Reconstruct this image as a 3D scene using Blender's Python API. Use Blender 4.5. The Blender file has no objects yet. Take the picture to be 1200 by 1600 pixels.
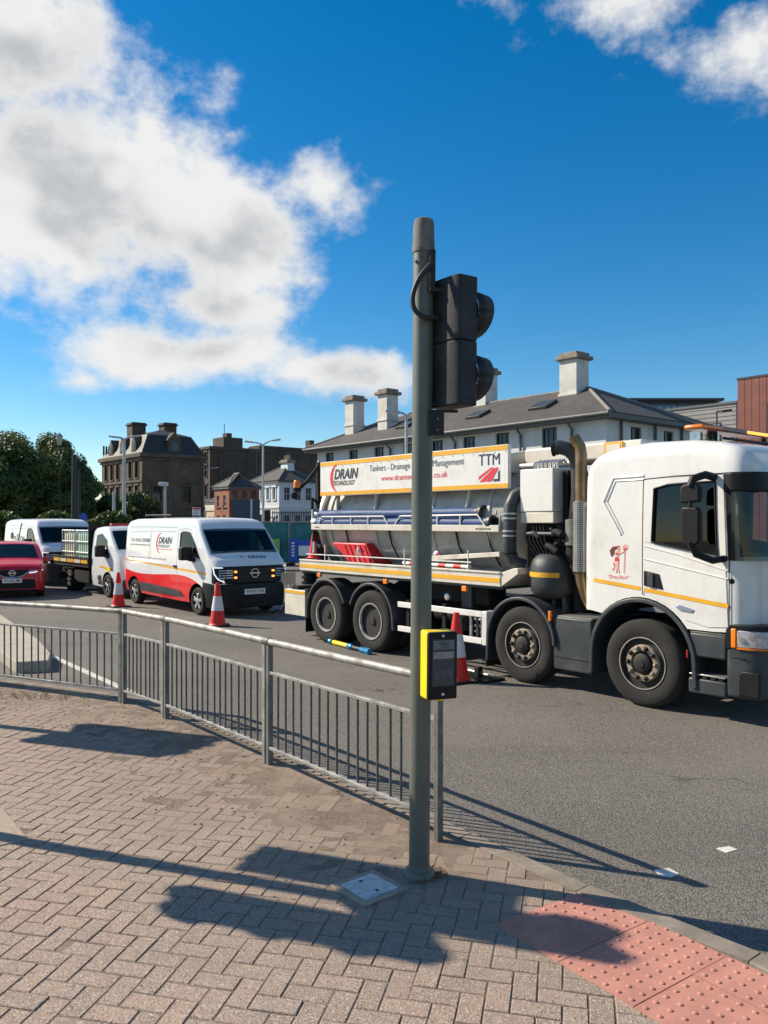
import bpy, bmesh, math, random
from mathutils import Vector, Matrix, noise
R = random.Random(11)
rad = math.radians
S = bpy.context.scene
COL = S.collection

# ------------------------------------------------------------------ camera
cam_d = bpy.data.cameras.new('camera'); cam = bpy.data.objects.new('camera', cam_d); COL.objects.link(cam)
cam.location = (0, 0, 1.95); cam.rotation_euler = (rad(90), 0, 0)
cam_d.sensor_fit = 'VERTICAL'; cam_d.sensor_height = 36; cam_d.lens = 36 * 1250 / 1600
cam_d.shift_y = 15 / 1600; cam_d.clip_start = 0.05; cam_d.clip_end = 3000
S.camera = cam
S.view_settings.view_transform = 'Standard'; S.view_settings.look = 'None'
S.view_settings.exposure = 0.56; S.view_settings.gamma = 1.0; S.view_settings.use_curve_mapping = False

# ------------------------------------------------------------------ sun and sky
SUN_EL = rad(35.5); SUN_AZ = math.atan2(-1.316, 0.476)          # azimuth from +Y towards +X
sdir = Vector((math.sin(SUN_AZ) * math.cos(SUN_EL), math.cos(SUN_AZ) * math.cos(SUN_EL), math.sin(SUN_EL)))
sl = bpy.data.lights.new('sun', 'SUN'); sl.energy = 5.0; sl.angle = rad(0.55); sl.color = (1.0, 0.88, 0.71)
so = bpy.data.objects.new('sun', sl); COL.objects.link(so)
so.rotation_euler = (-sdir).to_track_quat('-Z', 'Y').to_euler()

world = bpy.data.worlds.new('World'); S.world = world; world.use_nodes = True
WN = world.node_tree.nodes; WL = world.node_tree.links; WN.clear()
def wmath(op, a, b=None, c=None, clamp=False):
    n = WN.new('ShaderNodeMath'); n.operation = op; n.use_clamp = clamp
    for i, v in enumerate((a, b, c)):
        if v is None: continue
        if isinstance(v, (int, float)): n.inputs[i].default_value = v
        else: WL.new(v, n.inputs[i])
    return n.outputs[0]
def wsmooth(v, lo, hi):
    n = WN.new('ShaderNodeMapRange'); n.interpolation_type = 'SMOOTHSTEP'
    WL.new(v, n.inputs[0]); n.inputs[1].default_value = lo; n.inputs[2].default_value = hi
    return n.outputs[0]
tc = WN.new('ShaderNodeTexCoord'); sx = WN.new('ShaderNodeSeparateXYZ'); WL.new(tc.outputs['Generated'], sx.inputs[0])
AZ = wmath('ARCTAN2', sx.outputs[0], sx.outputs[1]); EL = wmath('ARCSINE', sx.outputs[2])
AZd = wmath('MULTIPLY', AZ, 57.2958); ELd = wmath('MULTIPLY', EL, 57.2958)
# banks of cumulus: centre azimuth, centre elevation, half width, half height (degrees), weight
def bank(px, py, rx, ry, wt):
    a = math.atan((px - 600) / 1250); e = math.atan((815 - py) / 1250 * math.cos(a)); k = 57.3 / 1250 * math.cos(a)
    return (math.degrees(a), math.degrees(e), rx * k, ry * k * math.cos(e), wt)
BANKS = [bank(60, 290, 430, 225, 1.), bank(370, 375, 175, 115, .95), bank(10, 70, 260, 170, .9), bank(340, 480, 150, 65, .7), bank(310, 550, 240, 62, .8), bank(520, 582, 190, 55, .8), bank(335, 145, 75, 60, .45), bank(500, 300, 80, 85, .42), bank(990, 0, 170, 70, .36), bank(1170, 55, 110, 75, .34), bank(130, 597, 45, 20, .35),
         (-60, 26, 16, 12, 1), (62, 28, 20, 9, .9), (110, 20, 22, 9, 1), (165, 32, 24, 12, 1), (-140, 26, 24, 12, 1), (20, 62, 18, 9, .8)]
cmb = WN.new('ShaderNodeCombineXYZ'); WL.new(AZd, cmb.inputs[0]); WL.new(ELd, cmb.inputs[1])
def wvec(op, a, b, c=None):
    n = WN.new('ShaderNodeVectorMath'); n.operation = op
    for i, v in enumerate((a, b, c)):
        if v is None: continue
        if isinstance(v, tuple): n.inputs[i].default_value = v
        else: WL.new(v, n.inputs[i])
    return n
best = None
for ca, ce, hw, hh, wt in BANKS:
    d = wvec('LENGTH', wvec('MULTIPLY_ADD', cmb.outputs[0], (1 / hw, 1 / hh, 0), (-ca / hw, -ce / hh, 0)).outputs[0], None).outputs['Value']
    m = wmath('MULTIPLY_ADD', d, -wt, wt)
    best = m if best is None else wmath('SMOOTH_MAX', best, m, 0.25)
best = wmath('MAXIMUM', best, -1.0)
def wnoise(off, scale, detail, rough):
    n = WN.new('ShaderNodeTexNoise'); n.inputs['Scale'].default_value = scale; n.inputs['Detail'].default_value = detail; n.inputs['Roughness'].default_value = rough
    WL.new(wvec('MULTIPLY_ADD', cmb.outputs[0], (1, 1.3, 1), off).outputs[0], n.inputs['Vector']); return n.outputs[0]
n1 = wnoise((0, 0, 0), .13, 9, .55); n1s = wnoise((2., 5.5, 0), .085, 3, .45); n1l = wnoise((0, 0, 0), .085, 3, .45); n2 = wnoise((7, 3, 5), .6, 6, .66)
D0 = wmath('ADD', best, wmath('ADD', wmath('MULTIPLY_ADD', n1, 1.7, -.85), wmath('MULTIPLY_ADD', n2, .46, -.23)))
alpha = wmath('POWER', wsmooth(D0, 0.0, 0.52), 1.05)
lit = wsmooth(wmath('SUBTRACT', n1l, n1s), -0.12, 0.10)
thick = wsmooth(D0, 0.35, 1.05)
bright = wmath('SUBTRACT', wmath('MULTIPLY_ADD', lit, .22, .80), wmath('MULTIPLY', thick, wmath('MULTIPLY_ADD', lit, -.40, .52)))
ccol = WN.new('ShaderNodeMix'); ccol.data_type = 'RGBA'
WL.new(wsmooth(bright, .25, 1.0), ccol.inputs[0]); ccol.inputs[6].default_value = (.345, .36, .38, 1); ccol.inputs[7].default_value = (.59, .59, .585, 1)
sky = WN.new('ShaderNodeTexSky'); sky.sky_type = 'NISHITA'; sky.sun_disc = False
sky.sun_elevation = SUN_EL; sky.sun_rotation = SUN_AZ % (2 * math.pi)
sky.air_density = 1.0; sky.dust_density = 0.15; sky.ozone_density = 3.0; sky.altitude = 200
SKY_STR = 0.092
hs = WN.new('ShaderNodeHueSaturation'); hs.inputs['Saturation'].default_value = 1.42; hs.inputs['Value'].default_value = 1.0; hs.inputs['Hue'].default_value = .496
WL.new(sky.outputs[0], hs.inputs['Color'])
scl = WN.new('ShaderNodeVectorMath'); scl.operation = 'SCALE'; WL.new(ccol.outputs[2], scl.inputs[0]); scl.inputs['Scale'].default_value = 1.0 / SKY_STR
cmix = WN.new('ShaderNodeMix'); cmix.data_type = 'RGBA'
WL.new(alpha, cmix.inputs[0]); WL.new(hs.outputs[0], cmix.inputs[6]); WL.new(scl.outputs[0], cmix.inputs[7])
bg = WN.new('ShaderNodeBackground'); bg.inputs[1].default_value = SKY_STR
world.cycles.sampling_method = 'MANUAL'; world.cycles.sample_map_resolution = 256
WL.new(cmix.outputs[2], bg.inputs[0]); wo = WN.new('ShaderNodeOutputWorld'); WL.new(bg.outputs[0], wo.inputs[0])

# ------------------------------------------------------------------ materials
MATS = {}
def nodes_of(name):
    m = bpy.data.materials.new(name); m.use_nodes = True
    nt = m.node_tree; return m, nt, nt.nodes, nt.links, nt.nodes['Principled BSDF']
class N:                                                        # tiny node helper
    def __init__(s, nt): s.nt = nt
    def new(s, t, **k):
        n = s.nt.nodes.new(t)
        for a, v in k.items(): setattr(n, a, v)
        return n
    def put(s, sock, v):
        if isinstance(v, bpy.types.NodeSocket): s.nt.links.new(v, sock)
        elif isinstance(v, (tuple, list)) and len(v) == 3 and sock.type == 'RGBA': sock.default_value = (*v, 1)
        else: sock.default_value = v
    def math(s, op, a, b=0.0, clamp=False):
        n = s.new('ShaderNodeMath', operation=op, use_clamp=clamp); s.put(n.inputs[0], a); s.put(n.inputs[1], b); return n.outputs[0]
    def noise(s, vec, scale, detail=3, rough=.5, dist=0):
        n = s.new('ShaderNodeTexNoise'); s.put(n.inputs['Vector'], vec); n.inputs['Scale'].default_value = scale
        n.inputs['Detail'].default_value = detail; n.inputs['Roughness'].default_value = rough; n.inputs['Distortion'].default_value = dist; return n.outputs[0]
    def range(s, v, a, b, c=0., d=1., smooth=True):
        n = s.new('ShaderNodeMapRange'); n.interpolation_type = 'SMOOTHSTEP' if smooth else 'LINEAR'
        s.put(n.inputs[0], v); n.inputs[1].default_value = a; n.inputs[2].default_value = b; n.inputs[3].default_value = c; n.inputs[4].default_value = d; return n.outputs[0]
    def mix(s, f, a, b, mode='MIX'):
        n = s.new('ShaderNodeMix', data_type='RGBA', blend_type=mode); s.put(n.inputs[0], f); s.put(n.inputs[6], a); s.put(n.inputs[7], b); return n.outputs[2]
    def bump(s, h, strength, dist=.01):
        n = s.new('ShaderNodeBump'); s.put(n.inputs['Height'], h); n.inputs['Strength'].default_value = strength; n.inputs['Distance'].default_value = dist; return n.outputs[0]
def M(name, col, rough=.5, metal=0., var=.12, vs=3., dirt=0., dirtcol=(.10, .08, .06), ds=2.5, bump=0., bs=60., coat=0., emit=0., ecol=None, coord='Object', streak=0., sk=9.):
    if name in MATS: return MATS[name]
    m, nt, ns, ls, p = nodes_of(name); h = N(nt)
    co = h.new('ShaderNodeTexCoord').outputs[coord]
    c = col
    if var:
        n = h.noise(co, vs, 5, .6)
        c = h.mix(h.range(n, .3, .7), tuple(max(0, x * (1 - var)) for x in col), tuple(min(1, x * (1 + var * .6)) for x in col))
    r = rough
    if dirt:
        n = h.noise(co, ds, 8, .68)
        f = h.math('MULTIPLY', h.range(n, .46, .74), dirt)
        c = h.mix(f, c, dirtcol); r = h.math('ADD', rough, h.math('MULTIPLY', f, .4), True)
    if streak:
        mp = h.new('ShaderNodeMapping'); h.put(mp.inputs[0], co); mp.inputs['Scale'].default_value = (sk, sk, sk * .09)
        c = h.mix(h.math('MULTIPLY', h.range(h.noise(mp.outputs[0], 1., 4, .6), .52, .74), streak), c, dirtcol)
    h.put(p.inputs['Base Color'], c); h.put(p.inputs['Roughness'], r); p.inputs['Metallic'].default_value = metal
    if coat: p.inputs['Coat Weight'].default_value = coat; p.inputs['Coat Roughness'].default_value = .06
    if bump: h.put(p.inputs['Normal'], h.bump(h.noise(co, bs, 4, .6), bump))
    if emit: h.put(p.inputs['Emission Color'], ecol or col); p.inputs['Emission Strength'].default_value = emit
    MATS[name] = m; return m

UA_ = math.atan2(-.773, .635)
def mat_asphalt():
    m, nt, ns, ls, p = nodes_of('asphalt'); h = N(nt); co = h.new('ShaderNodeTexCoord').outputs['Object']
    v = h.new('ShaderNodeTexVoronoi'); h.put(v.inputs['Vector'], co); v.inputs['Scale'].default_value = 95
    stone = h.new('ShaderNodeSeparateColor'); h.put(stone.inputs[0], v.outputs['Color'])
    c = h.mix(h.range(stone.outputs[0], .0, 1., smooth=False), (.112, .102, .089), (.265, .242, .210))
    c = h.mix(h.range(v.outputs['Distance'], .35, .75), c, (.070, .063, .055))
    patch = h.noise(co, .35, 6, .62); c = h.mix(h.range(patch, .35, .68), c, (.118, .110, .102)) if False else h.mix(h.math('MULTIPLY', h.range(patch, .38, .66), .45), c, (.20, .181, .155))
    st = h.noise(co, 1.7, 5, .7); c = h.mix(h.math('MULTIPLY', h.range(st, .58, .78), .5), c, (.085, .079, .073))
    mp = h.new('ShaderNodeMapping'); h.put(mp.inputs[0], co); mp.inputs['Rotation'].default_value = (0, 0, -UA_); mp.inputs['Scale'].default_value = (.12, 1.1, 1)
    tk_ = h.noise(mp.outputs[0], 1., 5, .6); c = h.mix(h.math('MULTIPLY', h.range(tk_, .45, .68), .38), c, (.095, .085, .074))
    cr = h.new('ShaderNodeTexVoronoi', feature='DISTANCE_TO_EDGE'); wv = h.new('ShaderNodeVectorMath', operation='ADD'); nz = h.new('ShaderNodeTexNoise'); h.put(nz.inputs[0], co); nz.inputs['Scale'].default_value = 2.5; h.put(wv.inputs[0], co); h.put(wv.inputs[1], nz.outputs['Color'])
    h.put(cr.inputs['Vector'], wv.outputs[0]); cr.inputs['Scale'].default_value = .42
    c = h.mix(h.math('MULTIPLY', h.range(cr.outputs['Distance'], .0, .010, 1., 0.), h.range(h.noise(co, .5, 3), .52, .60)), c, (.045, .04, .036))
    sp = h.noise(co, 5.5, 3, .5); c = h.mix(h.math('MULTIPLY', h.range(sp, .70, .76), .55), c, (.06, .055, .05))
    h.put(p.inputs['Base Color'], c); p.inputs['Roughness'].default_value = .82
    hh = h.math('ADD', h.math('MULTIPLY', v.outputs['Distance'], -1.), h.math('MULTIPLY', h.noise(co, 220, 2), .6))
    h.put(p.inputs['Normal'], h.bump(hh, .75, .006)); return m
def mat_paver(name, a, b, pink, use_attr):
    m, nt, ns, ls, p = nodes_of(name); h = N(nt); geo = h.new('ShaderNodeNewGeometry').outputs['Position']
    oi = h.new('ShaderNodeObjectInfo').outputs['Random']
    at = h.new('ShaderNodeAttribute'); at.attribute_name = 'rnd'
    rnd = at.outputs['Fac'] if use_attr else oi
    c = h.mix(rnd, a, b)
    big = h.noise(geo, .9, 3); c = h.mix(h.math('MULTIPLY', h.range(h.math('ADD', big, h.math('MULTIPLY', rnd, .2)), .55, .80), .75), c, pink)
    v = h.new('ShaderNodeTexVoronoi'); h.put(v.inputs['Vector'], geo); v.inputs['Scale'].default_value = 165
    sc = h.new('ShaderNodeSeparateColor'); h.put(sc.inputs[0], v.outputs['Color'])
    c = h.mix(h.range(sc.outputs[0], .70, .95), c, (.50, .41, .335)); c = h.mix(h.range(sc.outputs[1], .80, .98), c, (.14, .115, .095))
    sa = h.new('ShaderNodeAttribute'); sa.attribute_name = 'soil'; sa.attribute_type = 'GEOMETRY' if use_attr else 'OBJECT'
    c = h.mix(h.math('MULTIPLY', sa.outputs['Fac'], h.range(h.noise(geo, 2.6, 6, .65), .28, .62, .25, .95)), c, (.235, .180, .133))
    sp = h.noise(geo, 3.2, 7, .7); c = h.mix(h.math('MULTIPLY', h.range(sp, .50, .76), .5), c, (.20, .16, .125))
    gm = h.new('ShaderNodeTexVoronoi'); h.put(gm.inputs['Vector'], geo); gm.inputs['Scale'].default_value = 3.1; gm.inputs['Randomness'].default_value = 1.
    c = h.mix(h.math('MULTIPLY', h.range(gm.outputs['Distance'], .045, .06, 1., 0.), .6), c, (.12, .10, .085))
    h.put(p.inputs['Base Color'], c); p.inputs['Roughness'].default_value = .86
    h.put(p.inputs['Normal'], h.bump(h.math('ADD', v.outputs['Distance'], h.noise(geo, 90, 3)), .6, .004)); return m
def mat_dirt():
    m, nt, ns, ls, p = nodes_of('joint_dirt'); h = N(nt); geo = h.new('ShaderNodeNewGeometry').outputs['Position']
    n = h.noise(geo, 2.2, 8, .65); c = h.mix(h.range(n, .35, .68), (.12, .089, .065), (.235, .18, .133))
    r = h.noise(geo, 1.1, 5, .6); c = h.mix(h.math('MULTIPLY', h.range(r, .56, .72), .5), c, (.32, .19, .145))
    f2 = h.noise(geo, 26, 4, .7); c = h.mix(h.math('MULTIPLY', h.range(f2, .4, .7), .45), c, (.31, .245, .185)); f3 = h.noise(geo, 48, 3, .6); c = h.mix(h.math('MULTIPLY', h.range(f3, .6, .75), .6), c, (.085, .064, .048))
    f = h.noise(geo, 130, 3, .7); c = h.mix(h.range(f, .56, .72), c, (.44, .37, .30))
    h.put(p.inputs['Base Color'], c); p.inputs['Roughness'].default_value = .95
    h.put(p.inputs['Normal'], h.bump(h.noise(geo, 120, 5, .7), .8, .006)); return m
def mat_leaf(name, a, b, c3):
    m, nt, ns, ls, p = nodes_of(name); h = N(nt); geo = h.new('ShaderNodeNewGeometry')
    c = h.mix(geo.outputs['Random Per Island'], a, b); n = h.noise(geo.outputs['Position'], .5, 4); c = h.mix(h.range(n, .45, .7), c, c3)
    h.put(p.inputs['Base Color'], c); p.inputs['Roughness'].default_value = .55
    tr = h.new('ShaderNodeBsdfTranslucent'); h.put(tr.inputs[0], h.mix(.5, c, (.16, .22, .03)))
    mx = h.new('ShaderNodeMixShader'); mx.inputs[0].default_value = .22; ls.new(p.outputs[0], mx.inputs[1]); ls.new(tr.outputs[0], mx.inputs[2])
    ls.new(mx.outputs[0], ns['Material Output'].inputs[0]); return m
def mat_brickwall(name, a, b, mortar, sc=1.0):
    m, nt, ns, ls, p = nodes_of(name); h = N(nt); tcn = h.new('ShaderNodeTexCoord').outputs['Object']
    sx = h.new('ShaderNodeSeparateXYZ'); h.put(sx.inputs[0], tcn); cb = h.new('ShaderNodeCombineXYZ')
    h.put(cb.inputs[0], h.math('ADD', sx.outputs[0], sx.outputs[1])); h.put(cb.inputs[1], sx.outputs[2])
    br = h.new('ShaderNodeTexBrick'); h.put(br.inputs[0], cb.outputs[0]); br.inputs['Scale'].default_value = sc
    br.inputs['Color1'].default_value = (*a, 1); br.inputs['Color2'].default_value = (*b, 1); br.inputs['Mortar'].default_value = (*mortar, 1)
    br.inputs['Brick Width'].default_value = .6; br.inputs['Row Height'].default_value = .28; br.inputs['Mortar Size'].default_value = .012
    n = h.noise(tcn, .6, 7, .65); c = h.mix(h.math('MULTIPLY', h.range(n, .42, .7), .6), br.outputs[0], tuple(x * .45 for x in a))
    h.put(p.inputs['Base Color'], c); p.inputs['Roughness'].default_value = .9
    return m
def mat_slate():
    m, nt, ns, ls, p = nodes_of('slate'); h = N(nt); tcn = h.new('ShaderNodeTexCoord').outputs['Object']
    sx = h.new('ShaderNodeSeparateXYZ'); h.put(sx.inputs[0], tcn); cb = h.new('ShaderNodeCombineXYZ')
    h.put(cb.inputs[0], h.math('ADD', sx.outputs[0], sx.outputs[1])); h.put(cb.inputs[1], h.math('MULTIPLY', sx.outputs[2], 1.9))
    br = h.new('ShaderNodeTexBrick'); h.put(br.inputs[0], cb.outputs[0]); br.inputs['Scale'].default_value = 1.
    br.inputs['Color1'].default_value = (.058, .052, .049, 1); br.inputs['Color2'].default_value = (.083, .074, .069, 1); br.inputs['Mortar'].default_value = (.05, .045, .042, 1)
    br.inputs['Brick Width'].default_value = .32; br.inputs['Row Height'].default_value = .24; br.inputs['Mortar Size'].default_value = .018
    n = h.noise(tcn, .8, 7, .7); c = h.mix(h.math('MULTIPLY', h.range(n, .45, .72), .55), br.outputs[0], (.108, .095, .084))
    h.put(p.inputs['Base Color'], c); p.inputs['Roughness'].default_value = .75; h.put(p.inputs['Normal'], h.bump(br.outputs['Fac'], -.4, .03)); return m
def mat_van_livery():
    m, nt, ns, ls, p = nodes_of('van_livery_paint'); h = N(nt); co = h.new('ShaderNodeTexCoord').outputs['Object']
    sx = h.new('ShaderNodeSeparateXYZ'); h.put(sx.inputs[0], co); X, Z = sx.outputs[0], sx.outputs[2]
    fc = h.new('ShaderNodeFloatCurve'); cv = fc.mapping.curves[0]
    pts = [(-3.83, .85), (-2.99, .76), (-2.16, .765), (-1.38, .80), (-.79, .815), (-.30, .77), (.17, .63), (.6, .45)]
    while len(cv.points) < len(pts): cv.points.new(.5, .5)
    for q, (a, b) in zip(cv.points, pts): q.location = ((a + 3.9) / 4.6, b)
    fc.mapping.update(); h.put(fc.inputs['Value'], h.math('DIVIDE', h.math('ADD', X, 3.9), 4.6))
    wave = fc.outputs[0]
    red = h.math('LESS_THAN', Z, wave)
    line = h.math('ADD', h.math('MULTIPLY', h.math('ADD', X, 3.83), -.041), 1.066)
    d = h.math('ABSOLUTE', h.math('SUBTRACT', Z, line)); yel = h.math('MULTIPLY', h.math('LESS_THAN', d, .026), h.math('LESS_THAN', X, .42))
    c = h.mix(yel, (.71, .72, .73), (.76, .40, .03)); c = h.mix(red, c, (.74, .008, .012))
    n = h.noise(co, 2.2, 8, .7); c = h.mix(h.math('MULTIPLY', h.range(n, .5, .8), .16), c, (.22, .19, .16))
    h.put(p.inputs['Base Color'], c); p.inputs['Roughness'].default_value = .32; p.inputs['Coat Weight'].default_value = .6; p.inputs['Coat Roughness'].default_value = .05; return m

WHITE = M('white_paint', (.74, .73, .70), .30, var=.05, vs=1.5, dirt=.30, dirtcol=(.38, .32, .25), ds=2.4, coat=.4, streak=.16)
CREAM = M('cream_paint', (.64, .60, .51), .42, var=.08, vs=2, dirt=.5, dirtcol=(.28, .23, .16), ds=2.6, streak=.35)
TANKC = M('tank_paint', (.52, .51, .46), .45, var=.14, vs=1.3, dirt=.5, dirtcol=(.17, .14, .105), ds=2.2, streak=.35, sk=7.)
VANW = M('van_white', (.72, .73, .74), .30, var=.04, vs=1.5, dirt=.12, dirtcol=(.3, .28, .25), coat=.6)
YEL = M('yellow_stripe', (.78, .40, .02), .4, var=.1, dirt=.25)
YELBOX = M('yellow_plastic', (.86, .62, .004), .42, var=.05, dirt=.12)
BLK = M('black_plastic', (.011, .012, .014), .48, var=.2, dirt=.3, dirtcol=(.035, .033, .031), bump=.1, bs=180)
GRYP = M('grey_plastic', (.036, .042, .048), .48, var=.18, dirt=.45, dirtcol=(.075, .07, .064), ds=3)
CHAS = M('chassis_black', (.014, .014, .015), .7, var=.3, dirt=.4, dirtcol=(.05, .045, .04))
TYRE = M('tyre_rubber', (.019, .018, .017), .9, var=.25, dirt=.7, dirtcol=(.062, .054, .046), ds=4, bump=.25, bs=90)
RIMS = M('rim_steel', (.46, .44, .40), .45, .55, var=.25, dirt=.6, dirtcol=(.12, .095, .07), ds=9)
RIMD = M('rim_dark', (.020, .019, .018), .7, .1, var=.3, dirt=.5, dirtcol=(.055, .045, .036), ds=9)
HUBR = M('hub_rusty', (.33, .265, .20), .6, .3, var=.3, vs=20, dirt=.6, dirtcol=(.13, .08, .05), ds=14)
ALLOY = M('alloy_silver', (.58, .58, .58), .3, .85, var=.1)
GLASS = M('vehicle_glass', (.008, .012, .014), .03, 0, var=0)
GLASS.node_tree.nodes['Principled BSDF'].inputs['Specular IOR Level'].default_value = .26
GALV = M('galvanised_steel', (.34, .335, .315), .58, .35, var=.3, vs=9, dirt=.75, dirtcol=(.17, .145, .112), ds=6, bump=.1, bs=140)
GALVD = M('galvanised_weathered_shaded', (.16, .16, .15), .6, .3, var=.3, vs=12, dirt=.55, dirtcol=(.13, .115, .09), ds=9)
BARM = M('bar_steel', (.105, .108, .104), .6, .35, var=.3, vs=14, dirt=.4, dirtcol=(.16, .14, .11))
POLEG = M('pole_grey_green', (.112, .128, .108), .45, var=.16, vs=3, dirt=.4, dirtcol=(.075, .075, .062), ds=7, bump=.05, bs=80)
CAPM = M('pole_cap_weathered', (.155, .145, .125), .8, var=.35, vs=16, dirt=.7, dirtcol=(.30, .27, .22), ds=12, bump=.2, bs=90)
SIGB = M('signal_black', (.021, .023, .027), .5, var=.18, vs=5, dirt=.35, dirtcol=(.10, .10, .10), ds=7, bump=.08, bs=160)
SIGD = M('signal_visor_black', (.010, .010, .011), .6, var=.2)
RUB = M('cable_rubber', (.016, .016, .017), .55, var=.15)
REDP = M('cone_red', (.72, .022, .010), .5, var=.10, vs=6, dirt=.25, dirtcol=(.25, .06, .03))
REFL = M('cone_sleeve', (.66, .64, .65), .4, var=.10, vs=8, dirt=.3, dirtcol=(.40, .36, .33))
CARRED = M('car_red_paint', (.52, .006, .018), .35, .0, var=.06, coat=.4)
CHROME = M('chrome', (.72, .72, .74), .14, 1., var=0)
LAMP = M('headlamp_lens', (.55, .58, .62), .08, .35, var=.3, vs=22)
AMBER = M('amber_lens', (.85, .22, .01), .3, var=.08)
AMBLIT = M('amber_lens_lit', (.9, .30, .03), .3, var=0, emit=1.6, ecol=(1., .33, .05))
DRL = M('running_light', (.85, .88, .92), .2, var=0, emit=.55, ecol=(.9, .95, 1.))
REDL = M('red_lens', (.5, .02, .02), .3, var=.05)
BLUEH = M('blue_hose', (.006, .050, .175), .6, var=.25, vs=4, dirt=.25, dirtcol=(.04, .07, .12), bump=.15, bs=70)
TEALH = M('teal_hose', (.16, .36, .33), .5, var=.2, dirt=.2)
ALU = M('aluminium', (.55, .55, .54), .38, .8, var=.2, dirt=.4, dirtcol=(.22, .2, .17))
EXHB = M('exhaust_brown', (.235, .165, .085), .42, .65, var=.35, vs=6, dirt=.4, dirtcol=(.09, .06, .04))
REDPL = M('red_plastic', (.62, .012, .022), .42, var=.12, dirt=.2)
INK = M('ink_dark', (.022, .024, .035), .5, var=0)
INKN = M('ink_navy', (.018, .022, .085), .5, var=0)
INKG = M('ink_grey', (.10, .11, .13), .5, var=0)
INKR = M('ink_red', (.72, .022, .045), .5, var=0)
SKIN = M('ink_pink', (.80, .42, .32), .5, var=0)
INKB = M('ink_brown', (.13, .03, .02), .5, var=0)
PLATE = M('plate_white', (.74, .74, .72), .4, var=.05)
ROADW = M('road_marking_white', (.62, .60, .55), .7, var=.2, vs=12, dirt=.7, dirtcol=(.22, .20, .17), ds=14, bump=.2, bs=120)
CONC = M('kerb_concrete', (.235, .200, .160), .9, var=.25, vs=7, dirt=.85, dirtcol=(.155, .125, .095), ds=3, bump=.3, bs=90)
ISL = M('island_concrete', (.40, .365, .30), .9, var=.18, vs=3, dirt=.45, dirtcol=(.23, .20, .16), ds=3, bump=.3, bs=60)
TACT = M('tactile_red', (.49, .222, .17), .88, var=.14, vs=6, dirt=.45, dirtcol=(.34, .165, .12), ds=7, bump=.35, bs=200)
COVER = M('cover_steel', (.56, .60, .64), .45, .25, var=.2, vs=20, dirt=.5, dirtcol=(.24, .22, .19), ds=14)
BUFF = M('buff_concrete', (.36, .29, .225), .9, var=.15, vs=9, dirt=.4, dirtcol=(.2, .155, .12), ds=8, bump=.3, bs=120)
STRAW = M('dry_weed', (.34, .26, .12), .9, var=.3, vs=20)
LITTER = M('leaf_litter', (.15, .075, .03), .9, var=.45, vs=60)
RENDERW = M('pale_render', (.58, .61, .61), .85, var=.10, vs=.6, dirt=.3, dirtcol=(.36, .37, .35), ds=.5, streak=.3, sk=2.)
CHIMW = M('chimney_render', (.60, .59, .55), .85, var=.12, vs=1.5, dirt=.5, dirtcol=(.34, .33, .29), ds=1.6)
POTS = M('chimney_cap_stone', (.24, .20, .155), .9, var=.3, vs=3, dirt=.4)
FASC = M('fascia_grey', (.095, .105, .105), .6, var=.15)
WFRAME = M('window_frame_white', (.62, .64, .64), .5, var=.05)
WDARK = M('window_frame_dark', (.035, .04, .045), .5, var=.1)
WGLASS = M('window_glass', (.012, .016, .02), .06, 0, var=0)
def mat_clear():
    m, nt, ns, ls, p = nodes_of('clear_glass'); h = N(nt)
    tr = h.new('ShaderNodeBsdfTransparent'); tr.inputs[0].default_value = (.34, .40, .39, 1); gl = h.new('ShaderNodeBsdfGlossy'); gl.inputs['Roughness'].default_value = .02; gl.inputs[0].default_value = (.9, .93, .95, 1)
    gn = h.new('ShaderNodeNewGeometry'); dt = h.new('ShaderNodeVectorMath', operation='DOT_PRODUCT'); ls.new(gn.outputs['Incoming'], dt.inputs[0]); ls.new(gn.outputs['Normal'], dt.inputs[1])
    fz = h.math('MULTIPLY', h.math('POWER', h.math('SUBTRACT', 1., h.math('ABSOLUTE', dt.outputs['Value']), True), 5.), .9); fz = h.math('ADD', fz, .045, True)
    mx = h.new('ShaderNodeMixShader'); ls.new(fz, mx.inputs[0]); ls.new(tr.outputs[0], mx.inputs[1]); ls.new(gl.outputs[0], mx.inputs[2]); ls.new(mx.outputs[0], ns['Material Output'].inputs[0]); return m
CGLASS = mat_clear()
SEAT = M('seat_fabric', (.045, .047, .052), .9, var=.2); TRIM = M('cab_trim', (.075, .075, .075), .8, var=.15)
SLATE = mat_slate()
STONE = mat_brickwall('stone_buff', (.090, .070, .049), (.118, .093, .066), (.058, .048, .036), .8)
BROWNB = mat_brickwall('brown_brick', (.080, .060, .048), (.10, .074, .058), (.075, .062, .052), 1.2)
REDB = mat_brickwall('red_brick', (.28, .095, .055), (.34, .12, .07), (.32, .24, .19), 1.6)
BLUEW = M('pale_blue_render', (.60, .66, .70), .8, var=.08, vs=.8)
TEALW = M('dark_teal_cladding', (.045, .075, .095), .6, var=.15, vs=.8)
CLAD = M('red_brown_cladding', (.20, .064, .046), .55, .1, var=.14, vs=1.2)
GREYB = M('grey_cladding', (.27, .265, .26), .7, var=.12, vs=.7)
LAMPC = M('lamp_column_grey', (.46, .47, .47), .45, .4, var=.12, vs=2)
LAMPD = M('lamp_column_dark', (.03, .033, .036), .5, .2, var=.15)
NET = M('teal_netting', (.035, .17, .175), .8, var=.25, vs=1.6)
GRNB = M('green_banner', (.22, .42, .10), .6, var=.15, vs=2)
BLUB = M('blue_banner', (.03, .09, .42), .6, var=.15, vs=2)
WOOD = M('pale_timber', (.60, .46, .33), .75, var=.2, vs=5, dirt=.35, dirtcol=(.3, .2, .13))
BARK = M('bark', (.07, .055, .042), .95, var=.35, vs=6, bump=.4, bs=25)
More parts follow.
